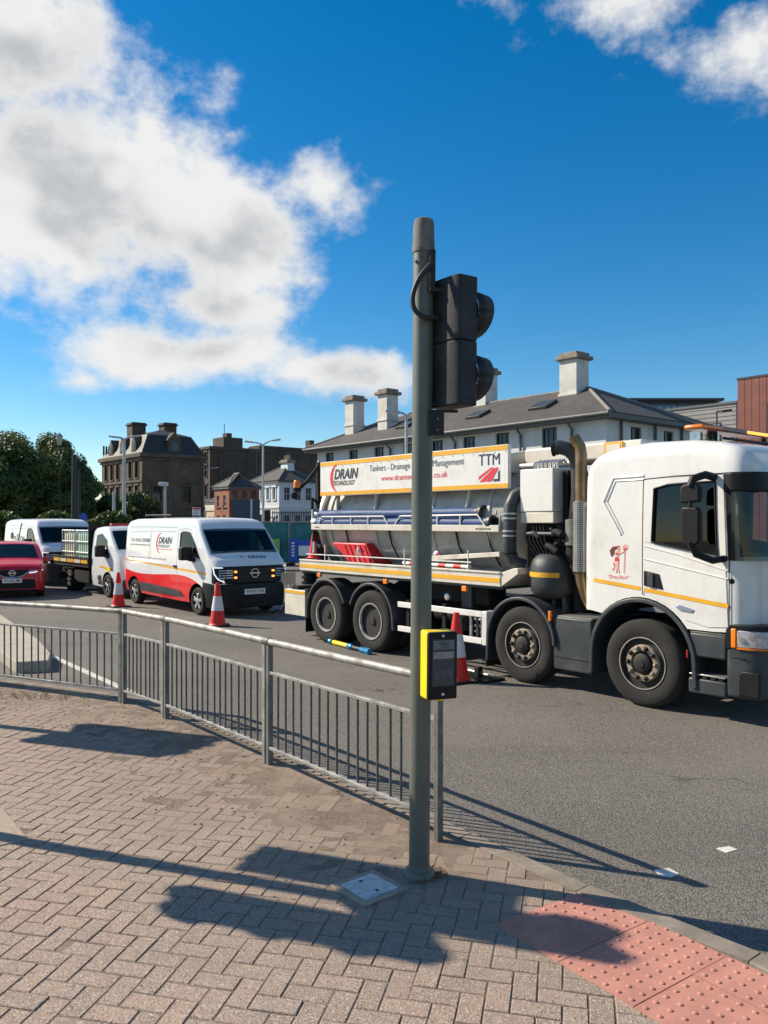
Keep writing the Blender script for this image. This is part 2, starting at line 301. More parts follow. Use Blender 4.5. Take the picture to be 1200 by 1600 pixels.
LEAFA = mat_leaf('leaf_dark_green', (.036, .068, .015), (.080, .125, .026), (.135, .155, .032))
LEAFB = mat_leaf('leaf_mid_green', (.035, .062, .015), (.065, .10, .024), (.045, .068, .02))
for m_ in (BLK, CHAS, SIGB): m_.node_tree.nodes['Principled BSDF'].inputs['Specular IOR Level'].default_value = .22
ASPH = mat_asphalt()
PAVER = mat_paver('block_paver', (.275, .212, .165), (.335, .260, .203), (.345, .232, .182), False)
PAVERS = mat_paver('block_paver_mass', (.275, .212, .165), (.335, .260, .203), (.345, .232, .182), True)
DIRT = mat_dirt()
LIVERY = mat_van_livery()

# ------------------------------------------------------------------ geometry helpers
class G:
    def __init__(s): s.v = []; s.f = []
    def add(s, vs, fs):
        o = len(s.v); s.v += [tuple(p) for p in vs]; s.f += [tuple(i + o for i in f) for f in fs]; return s
    def box(s, x0, x1, y0, y1, z0, z1):
        vs = [(x, y, z) for z in (z0, z1) for y in (y0, y1) for x in (x0, x1)]
        return s.add(vs, [(0, 2, 3, 1), (4, 5, 7, 6), (0, 1, 5, 4), (2, 6, 7, 3), (0, 4, 6, 2), (1, 3, 7, 5)])
    def obox(s, c, a, b, d):                                     # oriented box: centre and three half-axis vectors
        c, a, b, d = map(Vector, (c, a, b, d))
        vs = [c + a * i + b * j + d * k for k in (-1, 1) for j in (-1, 1) for i in (-1, 1)]
        return s.add(vs, [(0, 2, 3, 1), (4, 5, 7, 6), (0, 1, 5, 4), (2, 6, 7, 3), (0, 4, 6, 2), (1, 3, 7, 5)])
    def tube(s, path, r, n=10, caps=True):
        path = [Vector(p) for p in path]; rs = r if isinstance(r, (list, tuple)) else [r] * len(path)
        o = len(s.v); prev = None
        for i, p in enumerate(path):
            t = (path[min(i + 1, len(path) - 1)] - path[max(i - 1, 0)]).normalized()
            if prev is None:
                a = t.orthogonal().normalized()
            else:
                a = (prev - t * prev.dot(t)).normalized()
            prev = a; b = t.cross(a)
            for k in range(n):
                an = 2 * math.pi * k / n; q = p + (a * math.cos(an) + b * math.sin(an)) * rs[i]; s.v.append(tuple(q))
        for i in range(len(path) - 1):
            for k in range(n):
                s.f.append((o + i * n + k, o + i * n + (k + 1) % n, o + (i + 1) * n + (k + 1) % n, o + (i + 1) * n + k))
        if caps:
            s.f.append(tuple(o + k for k in range(n))[::-1]); s.f.append(tuple(o + (len(path) - 1) * n + k for k in range(n)))
        return s
    def lathe(s, prof, o=(0, 0, 0), axis='z', n=24, close=False):  # prof: (radius, along)
        base = len(s.v); o = Vector(o)
        for r, a in prof:
            for k in range(n):
                t = 2 * math.pi * k / n; c, d = r * math.cos(t), r * math.sin(t)
                q = {'z': (c, d, a), 'y': (d, a, c), 'x': (a, c, d)}[axis]; s.v.append(tuple(o + Vector(q)))
        m = len(prof)
        for i in range(m if close else m - 1):
            j = (i + 1) % m
            for k in range(n): s.f.append((base + i * n + k, base + i * n + (k + 1) % n, base + j * n + (k + 1) % n, base + j * n + k))
        if not close:
            s.f.append(tuple(base + k for k in range(n))[::-1]); s.f.append(tuple(base + (m - 1) * n + k for k in range(n)))
        return s
    def prism(s, poly, a, b, ax='y'):                             # poly in (x,z) for ax y, (x,y) for ax z, (y,z) for ax x
        n = len(poly); f = {'y': lambda p, t: (p[0], t, p[1]), 'z': lambda p, t: (p[0], p[1], t), 'x': lambda p, t: (t, p[0], p[1])}[ax]
        vs = [f(p, a) for p in poly] + [f(p, b) for p in poly]
        return s.add(vs, [tuple(range(n))[::-1], tuple(range(n, 2 * n))] + [(i, (i + 1) % n, n + (i + 1) % n, n + i) for i in range(n)])
    def grid(s, rows):
        o = len(s.v); m = len(rows[0])
        for r_ in rows: s.v += [tuple(p) for p in r_]
        for i in range(len(rows) - 1):
            for j in range(m - 1): s.f.append((o + i * m + j, o + i * m + j + 1, o + (i + 1) * m + j + 1, o + (i + 1) * m + j))
        return s
def to_mesh(name, g, mat, smooth=40, recalc=True):
    me = bpy.data.meshes.new(name); me.from_pydata(g.v, [], g.f)
    if recalc:
        bm = bmesh.new(); bm.from_mesh(me); bmesh.ops.recalc_face_normals(bm, faces=bm.faces); bm.to_mesh(me); bm.free()
    if mat: me.materials.append(mat)
    if smooth:
        for p in me.polygons: p.use_smooth = True
        me.set_sharp_from_angle(angle=rad(smooth))
    me.update(); return me
def mk(name, g, mat, parent=None, bevel=0., seg=2, smooth=40, recalc=True, me=None, loc=None, rotz=0.):
    o = bpy.data.objects.new(name, me or to_mesh(name, g, mat, smooth, recalc)); COL.objects.link(o)
    if parent: o.parent = parent
    if loc: o.location = loc
    if rotz: o.rotation_euler = (0, 0, rotz)
    if bevel:
        b = o.modifiers.new('bevel', 'BEVEL'); b.width = bevel; b.segments = seg; b.limit_method = 'ANGLE'; b.angle_limit = rad(32); b.harden_normals = False
    return o
def tag(o, label, cat=None, group=None, kind=None):
    if label: o['label'] = label
    if cat: o['category'] = cat
    if group: o['group'] = group
    if kind: o['kind'] = kind
    return o
def thing(name, label, cat, loc=(0, 0, 0), rotz=0., group=None):
    o = bpy.data.objects.new(name, None); COL.objects.link(o); o.location = loc; o.rotation_euler = (0, 0, rotz); o.empty_display_size = .3
    return tag(o, label, cat, group)
def box(name, parent, mat, x0, x1, y0, y1, z0, z1, bevel=0., seg=2): return mk(name, G().box(x0, x1, y0, y1, z0, z1), mat, parent, bevel, seg)
def bake(o):
    dg = bpy.context.evaluated_depsgraph_get(); me = bpy.data.meshes.new_from_object(o.evaluated_get(dg)); o.modifiers.clear(); o.data = me
def cut(o, gs, mat=CHAS):
    for g in gs:
        c = mk('cutter', g, mat); c.parent = o.parent
        b = o.modifiers.new('b', 'BOOLEAN'); b.operation = 'DIFFERENCE'; b.object = c; b.solver = 'EXACT'
        try: b.material_mode = 'TRANSFER'
        except Exception: pass
        bpy.context.view_layer.update(); bake(o)
        me = c.data; bpy.data.objects.remove(c); bpy.data.meshes.remove(me)
    o.data.set_sharp_from_angle(angle=rad(38))
def tmesh(body, width, height, mat, fn, shear=0., bold=0.):
    cu = bpy.data.curves.new('t', 'FONT'); cu.body = body; cu.size = 1; cu.shear = shear; cu.offset = bold; cu.resolution_u = 3
    o = bpy.data.objects.new('t', cu); COL.objects.link(o); bpy.context.view_layer.update()
    me = bpy.data.meshes.new_from_object(o.evaluated_get(bpy.context.evaluated_depsgraph_get()))
    bpy.data.objects.remove(o); bpy.data.curves.remove(cu)
    xs = [v.co.x for v in me.vertices]; ys = [v.co.y for v in me.vertices]; x0, x1, y0, y1 = min(xs), max(xs), min(ys), max(ys)
    for v in me.vertices: v.co = fn((v.co.x - x0) / (x1 - x0) * width, (v.co.y - y0) / (y1 - y0) * height)
    me.materials.clear(); me.materials.append(mat); me.update(); return me
def text(body, parent, mat, width, height, fn, shear=0., bold=0., name='lettering'):
    return mk(name, None, None, parent, me=tmesh(body, width, height, mat, fn, shear, bold))
def at(px, py, Y): return Vector(((px - 600) / 1250 * Y, Y, 1.95 - (py - 815) / 1250 * Y))
ROAD_Z = -.03
U = Vector((.635, -.773, 0)).normalized(); V = Vector((-U.y, U.x, 0)); UA = math.atan2(U.y, U.x)

# ------------------------------------------------------------------ ground, kerb, pavement
g = G(); rows = []
xs = [-900, -300, -120, -60, -30, -15, 0, 15, 30, 60, 120, 300, 900]; ys = [-300, -60, -20, 0, 10, 20, 40, 80, 160, 400, 1500]
g.grid([[(x, y, ROAD_Z) for x in xs] for y in ys])
tag(mk('road', g, ASPH, recalc=False, smooth=0), 'worn grey asphalt road running past the railings', 'road', kind='structure')

KERB = [(-30, 21.5), (-14, 14.1), (-8, 11.3), (-4.7, 9.74), (-2.72, 8.80), (-2.07, 8.10), (-.83, 6.58), (.395, 5.02), (1.026, 4.16), (1.326, 3.863), (1.667, 3.472), (2.25, 2.6), (2.9, 1.2), (3.3, -1), (3.5, -6)]
def resample(path, step):
    pts = [Vector((*p, 0)) for p in path]; out = [pts[0]]; need = step
    for a, b in zip(pts, pts[1:]):
        L = (b - a).length; pos = 0.
        while L - pos >= need: pos += need; out.append(a.lerp(b, pos / L)); need = step
        need -= L - pos
    return out
def smooth_path(path, it=2):
    for _ in range(it):
        q = [path[0]]
        for a, b in zip(path, path[1:]): q += [(a[0] * .75 + b[0] * .25, a[1] * .75 + b[1] * .25), (a[0] * .25 + b[0] * .75, a[1] * .25 + b[1] * .75)]
        path = q + [path[-1]]
    return path
KS = smooth_path(KERB)
def inside(p, poly):
    x, y = p[0], p[1]; c = False
    for (x0, y0), (x1, y1) in zip(poly, poly[1:] + poly[:1]):
        if (y0 > y) != (y1 > y) and x < (x1 - x0) * (y - y0) / (y1 - y0) + x0: c = not c
    return c
PAVE = KS + [(-30, -6)]
def kerb_dist(x, y):
    best = 9e9
    for (x0, y0), (x1, y1) in zip(KS, KS[1:]):
        dx, dy = x1 - x0, y1 - y0; t = max(0, min(1, ((x - x0) * dx + (y - y0) * dy) / (dx * dx + dy * dy + 1e-12)))
        best = min(best, math.hypot(x - x0 - t * dx, y - y0 - t * dy))
    return best
pav = thing('pavement', 'block paved footway with herringbone pavers and sandy dirt', None); pav['kind'] = 'structure'
# bedding and joint dirt: rises over the blocks along the railing
RAILP = [(-9.2, 11.75), (-4.62, 9.50), (-2.81, 8.61), (-2.172, 7.94), (-.939, 6.448), (.352, 4.868)]
def seg_dist(x, y, path):
    best = 9e9
    for (x0, y0), (x1, y1) in zip(path, path[1:]):
        dx, dy = x1 - x0, y1 - y0; t = max(0, min(1, ((x - x0) * dx + (y - y0) * dy) / (dx * dx + dy * dy)))
        best = min(best, math.hypot(x - x0 - t * dx, y - y0 - t * dy))
    return best
g = G(); idx = {}; st = .045
nx, ny = int(11.5 / st), int(11.5 / st)
def dirt_z(x, y):
    d = seg_dist(x, y, RAILP); n = noise.fractal(Vector((x * 1.6, y * 1.6, 3.1)), 1., 2., 5); f = noise.noise(Vector((x * 9, y * 9, 1.)))
    lift = max(0, 1 - d / 1.5) if x < .25 else max(0, .72 - d / 1.1)
    return -.0040 + .0047 * min(1, max(0, lift * 1.5 + n * .5 - .25)) + .0016 * f * min(1, lift * 2 + .2)
inb = {}
for j in range(ny + 1):
    for i in range(nx + 1):
        x, y = -8.2 + i * st, 1.3 + j * st
        if inside((x, y), PAVE) or kerb_dist(x, y) < .07: inb[i, j] = (x, y)
for (i, j), (x, y) in inb.items(): idx[i, j] = len(g.v); g.v.append((x, y, dirt_z(x, y)))
for (i, j) in inb:
    if (i + 1, j) in idx and (i, j + 1) in idx and (i + 1, j + 1) in idx: g.f.append((idx[i, j], idx[i + 1, j], idx[i + 1, j + 1], idx[i, j + 1]))
tag(mk('joint_dirt', g, DIRT, pav, smooth=60, recalc=False), None, kind='stuff')
g = G(); poly = KS + [(-30, -6)]
g.add([(x, y, -.012) for x, y in poly], [tuple(range(len(poly)))])
mk('bedding', g, DIRT, pav, smooth=0)
# kerb stones
kp = resample(KS, .9); nrm = []
for i in range(len(kp)):
    t = (kp[min(i + 1, len(kp) - 1)] - kp[max(i - 1, 0)]).normalized(); nrm.append(Vector((-t.y, t.x, 0)))
for i in range(len(kp) - 1):
    a, b = kp[i], kp[i + 1]
    if a.y < -3 or a.x < -16: continue
    t = (b - a).normalized() * .0015; n0, n1 = nrm[i], nrm[i + 1]; zt = .0105 + R.uniform(-.0008, .0008)
    a0, b0 = a + t, b - t
    q = [a0, b0, b0 + n1 * .115, a0 + n0 * .115]
    gg = G().add([(p.x, p.y, -.12) for p in q] + [(p.x, p.y, zt) for p in q], [(3, 2, 1, 0), (4, 5, 6, 7), (0, 1, 5, 4), (1, 2, 6, 5), (2, 3, 7, 6), (3, 0, 4, 7)])
    mk('kerb_stone', gg, CONC, pav, bevel=.004, seg=2)
# tactile paving
TE = Vector((math.cos(rad(-55)), math.sin(rad(-55)), 0)); TF = Vector((-TE.y, TE.x, 0)); TIP = Vector((.541, 3.863, 0))
def clip(poly, p, n):
    out = []
    for a, b in zip(poly, poly[1:] + poly[:1]):
        da, db = (a - p).dot(n), (b - p).dot(n)
        if da >= 0: out.append(a)
        if (da >= 0) != (db >= 0): out.append(a.lerp(b, da / (da - db)))
    return out
def tactile(i, j):
    o = TIP + TE * (.4 * i) + TF * (.4 * j); m = .0025
    poly = [o + TE * m + TF * m, o + TE * (.4 - m) + TF * m, o + TE * (.4 - m) + TF * (.4 - m), o + TE * m + TF * (.4 - m)]
    for (x0, y0), (x1, y1) in zip(KS, KS[1:]):
        if y0 > 5.2 or y0 < .5: continue
        t = Vector((x1 - x0, y1 - y0, 0)).normalized(); nn = Vector((t.y, -t.x, 0)); p = Vector((x0, y0, 0)) - nn * .07; poly = clip(poly, p, nn) if poly else []
    if len(poly) < 3: return
    g = G(); n = len(poly); z = .0045 + R.uniform(-.0015, .0015)
    g.add([(p.x, p.y, -.05) for p in poly] + [(p.x, p.y, z) for p in poly], [tuple(range(n))[::-1], tuple(range(n, 2 * n))] + [(k, (k + 1) % n, n + (k + 1) % n, n + k) for k in range(n)])
    pl = [(p.x, p.y) for p in poly]
    for a in range(6):
        for b in range(6):
            c = o + TE * (.0333 + .0667 * a) + TF * (.0333 + .0667 * b)
            if not inside((c.x, c.y), pl): continue
            g.lathe([(.0125, z - .002), (.0118, z + .002), (.0085, z + .0050)], (c.x, c.y, 0), 'z', 8)
    mk('tactile_slab', g, TACT, pav, smooth=50)
for i in range(0, 7):
    for j in range(-0, 4): tactile(i, j)
TACT_ZONE = [TIP, TIP + TE * 2.8, TIP + TE * 2.8 + TF * 1.6, TIP + TF * 1.6]
TZ = [(p.x, p.y) for p in TACT_ZONE]
# herringbone pavers
BA = rad(-13); e1 = Vector((math.cos(BA), math.sin(BA), 0)); e2 = Vector((-e1.y, e1.x, 0)); bw = .1025
COVERC = Vector((-.08, 4.263, 0)); CA = rad(-50)
cover_poly = [COVERC + Vector((math.cos(CA + k), math.sin(CA + k), 0)) * .17 for k in (math.pi / 4, 3 * math.pi / 4, 5 * math.pi / 4, 7 * math.pi / 4)]
SLABC = Vector((-2.65, 4.96, 0)); SE1 = Vector((math.cos(rad(-52)), math.sin(rad(-52)), 0)); SE2 = Vector((-SE1.y, SE1.x, 0))
cands = []
for i in range(-95, 95):
    for j in range(-95, 95):
        k = (i - j) % 4
        if k == 0: c = e1 * ((i + 1) * bw) + e2 * ((j + .5) * bw); ang = BA
        elif k == 2: c = e1 * ((i + .5) * bw) + e2 * (j * bw); ang = BA + math.pi / 2
        else: continue
        c = c + Vector((-1.5, 5, 0))
        if c.y < 1.5 or c.x < -7.6 or c.y > 11 or not inside((c.x, c.y), PAVE): continue
        if c.y - abs(c.x) * 0 > 1 and abs(c.x) > c.y * .62 + 1.3: continue
        h1 = Vector((math.cos(ang), math.sin(ang), 0)) * .1; h2 = Vector((-math.sin(ang), math.cos(ang), 0)) * .05
        cs = [c + h1 + h2, c + h1 - h2, c - h1 + h2, c - h1 - h2]
        if all(inside((q.x, q.y), TZ) for q in cs): continue
        if (c - COVERC).length < .14 or max(abs((c - SLABC).dot(SE1)), abs((c - SLABC).dot(SE2))) < .31: continue
        cands.append((c, ang))
def vis(c):
    if c.y < 1.9: return 1e6
    px, py = 600 + 1250 * c.x / c.y, 815 + 1250 * 1.95 / c.y
    return math.hypot(c.x, c.y) if -10 < px < 1210 and py < 1615 else 1e6
cands.sort(key=lambda q: vis(q[0]))
def brick_g(jit):
    g = G(); a, b, ch = .0985 + jit * .0006, .0482, .0032
    lo = [(-a, -b), (a, -b), (a, b), (-a, b)]; hi = [(-a + ch, -b + ch), (a - ch, -b + ch), (a - ch, b - ch), (-a + ch, b - ch)]
    vs = [(x, y, -.05) for x, y in lo] + [(x, y, -.0035) for x, y in lo] + [(x, y, 0) for x, y in hi]
    fs = [(0, 1, 5, 4), (1, 2, 6, 5), (2, 3, 7, 6), (3, 0, 4, 7), (4, 5, 9, 8), (5, 6, 10, 9), (6, 7, 11, 10), (7, 4, 8, 11), (8, 9, 10, 11)]
    return g.add(vs, fs)
def soil(c): return max(0., min(1., 1.25 - seg_dist(c.x, c.y, RAILP) / 1.5))
bmesh_shared = to_mesh('brick', brick_g(0), PAVER, 0, False)
big = G(); rnds = []
for n, (c, ang) in enumerate(cands):
    z = R.gauss(0, .0011); rx, ry = R.gauss(0, .006), R.gauss(0, .006); a2 = ang + R.gauss(0, .008) + (math.pi if R.random() < .5 else 0)
    if n < 300:
        o = mk('brick', None, None, pav, me=bmesh_shared); o.location = (c.x, c.y, z); o.rotation_euler = (rx, ry, a2); o['soil'] = soil(c)
    else:
        mt = Matrix.Translation((c.x, c.y, z)) @ Matrix.Rotation(a2, 4, 'Z') @ Matrix.Rotation(ry, 4, 'Y') @ Matrix.Rotation(rx, 4, 'X')
        b = brick_g(0); big.add([mt @ Vector(p) for p in b.v], b.f); rnds.append((R.random(), soil(c)))
bo = tag(mk('brick_field', big, PAVERS, pav, smooth=0, recalc=False), None, kind='stuff')
at_ = bo.data.attributes.new('rnd', 'FLOAT', 'FACE')
at_.data.foreach_set('value', [rnds[i // 9][0] for i in range(len(bo.data.polygons))])
at_ = bo.data.attributes.new('soil', 'FLOAT', 'FACE'); at_.data.foreach_set('value', [rnds[i // 9][1] for i in range(len(bo.data.polygons))])
# chamber covers set in the paving
def chamber(c, ang, s, label, mat, rimmat, studs):
    t = thing('chamber_cover', label, 'cover', (c.x, c.y, 0), ang)
    g = G()
    for q in ((-s - .035, s + .035, -s - .035, -s), (-s - .035, s + .035, s, s + .035), (-s - .035, -s, -s, s), (s, s + .035, -s, s)): g.box(q[0], q[1], q[2], q[3], -.05, .0075)
    mk('frame', g, rimmat, t, bevel=.002)
    g = G().box(-s + .004, s - .004, -s + .004, s - .004, -.04, .0085)
    if studs:
        k = int(2 * s / .024)
        for a in range(k):
            for b in range(k):
                x, y = -s + .018 + a * .024, -s + .018 + b * .024
                if x < s - .012 and y < s - .012: g.box(x - .007, x + .007, y - .0035, y + .0035, .0086, .0105) if (a + b) % 2 else g.box(x - .0035, x + .0035, y - .007, y + .007, .0086, .0105)
    mk('lid', g, mat, t)
    for q in (-1, 1): box('lifting_key_hole', t, CHAS, q * s * .6 - .012, q * s * .6 + .012, -.006, .006, .0106, .0118)
chamber(COVERC, CA, .115, 'small square steel chamber cover at the foot of the signal pole', COVER, BUFF, True)
chamber(SLABC, rad(-52), .30, 'buff square cover cut off by the left edge of the paving', BUFF, BUFF, False)
# white crossing studs and edge line, traffic island
def flat(name, pts, mat, label, cat, z0=ROAD_Z, th=.004, group=None):
    g = G().prism(pts, z0 - .01, z0 + th, 'z'); return tag(mk(name, g, mat, smooth=0), label, cat, group)
def gp(px, py, z=ROAD_Z):
    Y = 1250 * (1.95 - z) / (py - 815); return Vector(((px - 600) / 1250 * Y, Y, 0))
for q, lab in (([(1022, 1360), (1045, 1357), (1061, 1366), (1048, 1371), (1032, 1369)], 'white crossing stud at the tip of the railing shadow'), ([(1119, 1326), (1140, 1323), (1153, 1328), (1135, 1333)], 'white crossing stud out in the carriageway near the lorry')):
    flat('road_stud', [(gp(*p).x, gp(*p).y) for p in q], ROADW, lab, 'road marking', group='white studs of the crossing')
a, b = gp(58, 1015), gp(212, 1085); d = (b - a).normalized(); n_ = Vector((-d.y, d.x, 0)) * .045
flat('edge_line', [tuple((p)[:2]) for p in (a - n_, b - n_, b + n_, a + n_)], ROADW, 'white painted line running from the island nose to the railing', 'road marking')
isl = [(-4.80, 10.44), (-4.42, 10.56), (-4.66, 11.2), (-5.40, 12.5), (-8.1, 16.6), (-14, 25), (-15.0, 24.6), (-8.9, 15.8), (-5.9, 12.0)]
tag(mk('traffic_island', G().prism(isl, ROAD_Z - .05, ROAD_Z + .15, 'z'), ISL, bevel=.02, seg=3), 'pale concrete traffic island with a square nose behind the railing', 'traffic island', kind='structure')
g = G()
for k in range(46):
    x, y = R.gauss(-3.9, .35), R.gauss(8.85, .09)
    for q in range(R.randint(2, 5)):
        a = R.uniform(0, 6.28); L = R.uniform(.03, .11); dx, dy = math.cos(a) * L * .6, math.sin(a) * L * .6
        g.tube([(x, y, 0), (x + dx * .5, y + dy * .5, L * .6), (x + dx, y + dy, L * .9)], [.0016, .0012, .0006], 4)
tag(mk('weeds', g, STRAW), 'dry straw coloured weeds under the left railing', 'weeds', kind='stuff')
g = G()
for k in range(120):
    a = R.uniform(-1.9, 1.0); r_ = R.uniform(.065, .15); x, y = .20 + math.cos(a) * r_, 4.42 + math.sin(a) * r_ * .8
    s_ = R.uniform(.004, .012); b = R.uniform(0, 6.28); z = R.uniform(.004, .016)
    u_, v_ = Vector((math.cos(b), math.sin(b), R.uniform(-.5, .5))) * s_, Vector((-math.sin(b), math.cos(b), R.uniform(-.5, .5))) * s_ * .6
    c = Vector((x, y, z)); g.add([c - u_, c + v_, c + u_, c - v_], [(0, 1, 2, 3)])
tag(mk('leaf_litter', g, LITTER, smooth=0, recalc=False), 'brown crumbs of leaf litter around the pole foot', 'leaf litter', kind='stuff')
g = G()
for k in range(420):
    a, b = R.choice(list(zip(RAILP[1:], RAILP[2:]))); t = R.random(); off = R.uniform(-1.2, .15)
    x, y = a[0] + (b[0] - a[0]) * t - .775 * -off * 1, a[1] + (b[1] - a[1]) * t + .632 * off
    s_ = R.uniform(.003, .009); z = dirt_z(x, y) + s_ * .3 if x < 3 else 0
    g.lathe([(s_ * .6, 0), (s_, s_ * .5), (s_ * .5, s_)], (x, y, max(z, 0) - .001), 'z', 5)
tag(mk('grit', g, CONC), 'scattered grit on the dirt beside the railing', 'grit', kind='stuff')

# ------------------------------------------------------------------ pedestrian guard railing
def rail_panel(a, b, label, seed):
    a = Vector((*a, 0)); b = Vector((*b, 0)); d = b - a; L = d.length
    t = thing('guard_railing', label, 'railing', a, math.atan2(d.y, d.x), 'guard railing panels along the kerb')
    e = .010
    for x0, x1 in ((e, e + .042), (L - e - .042, L - e)):
        box('post', t, GALV if (x0 > .3 and seed < 4) else GALVD, x0, x1, -.022, .022, -.10, .965, .004)  # lit and shaded post of each pair put into the metal colour
    mk('handrail', G().tube([(-.02, 0, .985), (L * .5, 0, .985 + R.uniform(-.004, .004)), (L + .02, 0, .985)], .0275, 16), GALV, t)
    mk('joint_sleeve', G().tube([(L - .055, 0, .985), (L - .05, 0, .985), (L + .04, 0, .985), (L + .045, 0, .985)], [.029, .034, .034, .029], 16), GALVD, t)
    box('infill_top_rail', t, GALV, e + .042, L - e - .042, -.017, .017, .728, .752, .003)
    box('infill_bottom_rail', t, GALV, e + .042, L - e - .042, -.019, .019, .125, .150, .003)
    for z in (.30, .62) if seed < 4 else (): box('clip', t, GALVD, L - e - .002, L + e + .002, -.014, .014, z, z + .035)
    ng = max(1, round((L - .2) / .455)); seglen = (L - .19) / ng
    for k in range(ng):
        for q in range(4):
            x = .095 + seglen * (k + .5) + (q - 1.5) * seglen * .235
            mk('bar', G().tube([(x + R.uniform(-.002, .002), R.uniform(-.002, .002), .148), (x, 0, .73)], .0088, 6), BARM, t)
RN = ['far left railing panel running out of the left edge', 'left railing panel of sixteen bars in front of the traffic island', 'short half length railing panel between the two left posts', 'middle railing panel below the middle traffic cone', 'right railing panel ending behind the signal pole']
for k, (a, b) in enumerate(zip(RAILP, RAILP[1:])): rail_panel(a, b, RN[k], k)

# ------------------------------------------------------------------ traffic signals
def signal_head(parent, c, ang, z0, z1, w=.25, dep=.135, aspects=2, vr=.134):
    n = Vector((math.cos(ang), math.sin(ang), 0)); t_ = Vector((math.sin(ang), -math.cos(ang), 0))      # n faces forward, t_ to its right
    def P(a, b, z): q = Vector(c) + n * a + t_ * b; return (q.x, q.y, z)
    prof = [(-dep * .5, -w * .36), (-dep * .5, w * .36), (-dep * .38, w * .47), (dep * .5, w * .5), (dep * .5, -w * .5), (-dep * .38, -w * .47)]
    g = G(); k = len(prof); gap = .002; hs_ = (z1 - z0) / aspects
    for m in range(aspects):
        za, zb = z0 + m * hs_ + gap * .5, z0 + (m + 1) * hs_ - gap * .5
        g.add([P(a, b, za) for a, b in prof] + [P(a, b, zb) for a, b in prof], [tuple(range(k))[::-1], tuple(range(k, 2 * k))] + [(i, (i + 1) % k, k + (i + 1) % k, k + i) for i in range(k)])
    head = mk('signal_head', g, SIGB, parent, bevel=.007, seg=2)
    g = G()
    for zt in (z0 + .012, z0 + hs_ - .02, z0 + hs_ + .014, z1 - .03):
        for m in range(5): p = P(-dep * .505, -w * .34 + m * .014, zt); g.box(p[0] - .004, p[0] + .004, p[1] - .004, p[1] + .004, zt, zt + .008)
    mk('vent_slots', g, SIGD, head)
    for m in range(aspects):
        zc = z0 + (m + .5) * hs_; g = G(); rows = []
        for a in (0, 1):
            row = []
            for q in range(29):
                th = 2 * math.pi * q / 28; depth = dep * .5 + a * (.125 + .02 * math.sin(th))
                r_ = vr * (1 - .10 * a); row.append(P(depth, math.cos(th) * r_, zc + math.sin(th) * r_))
            rows.append(row)
        g.grid(rows); vo = mk('visor', g, SIGD, head, recalc=False); sm = vo.modifiers.new('s', 'SOLIDIFY'); sm.thickness = .004
        lens = M('lens_red_off' if m else 'lens_green_off', (.10, .008, .006) if m else (.008, .06, .05), .15, var=.1)
        g = G(); g.add([P(dep * .5 + .012, math.cos(2 * math.pi * q / 24) * vr * .9, zc + math.sin(2 * math.pi * q / 24) * vr * .9) for q in range(24)], [tuple(range(24))]); mk('lens', g, lens, head)
    return head
def signal_pole(loc, label, h=3.62, lean=0.):
    t = thing('traffic_signal', label, 'traffic signal', loc); t.rotation_euler = (0, lean, 0)
    mk('pole', G().tube([(0, 0, -.2), (0, 0, 1.), (0, 0, 2.), (0, 0, h - .18)], .0572, 32), POLEG, t)
    return t
t = signal_pole((.194, 4.42, 0), 'grey green signal pole with two-lamp head and yellow button box in the foreground', lean=rad(.42))
sig = t
mk('base_collar', G().lathe([(.0875, -.02), (.0875, .018), (.079, .03), (.062, .036), (.058, .06)], axis='z', n=32), POLEG, t)
mk('pole_cap', G().lathe([(.0575, 3.43), (.0622, 3.432), (.0622, 3.452), (.0605, 3.47), (.0575, 3.585), (.053, 3.612), (.04, 3.62)], axis='z', n=32), CAPM, t)
mk('cap_bolt', G().tube([(-.02, -.056, 3.40), (-.022, -.066, 3.40)], .009, 8), GALVD, t)
mk('cap_bolt', G().tube([(-.045, -.04, 3.375), (-.052, -.048, 3.375)], .009, 8), GALVD, t)
hc = Vector((.43 - .8 * .0675 - .194 - .022, 4.43 - .6 * .0675 - 4.42 - .01, 0)); signal_head(t, hc, math.atan2(.6, .8), 2.575, 3.275)
g = G(); g.box(.03, .062, -.075, -.055, 3.22, 3.43); g.box(.03, .16, -.078, -.064, 3.20, 3.222); mk('top_bracket', g, SIGD, t, bevel=.003)
g = G(); g.box(.035, .115, -.068, -.052, 2.42, 2.555); g.box(.035, .19, -.07, -.052, 2.545, 2.56); mk('bottom_bracket', g, SIGD, t, bevel=.003)
for z in (2.45, 2.51): mk('bracket_bolt', G().tube([(.08, -.066, z), (.08, -.074, z)], .007, 8), GALVD, t)
pth = [(.045, -.075, 3.36), (.02, -.085, 3.33), (-.025, -.095, 3.27), (-.055, -.095, 3.20), (-.062, -.09, 3.14), (-.045, -.088, 3.09), (0, -.086, 3.06), (.06, -.075, 3.06), (.14, -.03, 3.06)]
pp = [Vector(p) for p in pth]; fine = []
for i in range(len(pp) - 1):
    p0, p1, p2, p3 = pp[max(i - 1, 0)], pp[i], pp[i + 1], pp[min(i + 2, len(pp) - 1)]
    for q in range(5):
        s_ = q / 5; fine.append(.5 * ((2 * p1) + (p2 - p0) * s_ + (2 * p0 - 5 * p1 + 4 * p2 - p3) * s_ ** 2 + (3 * p1 - p0 - 3 * p2 + p3) * s_ ** 3))
mk('cable', G().tube(fine + [pp[-1]], .0135, 10), RUB, t)
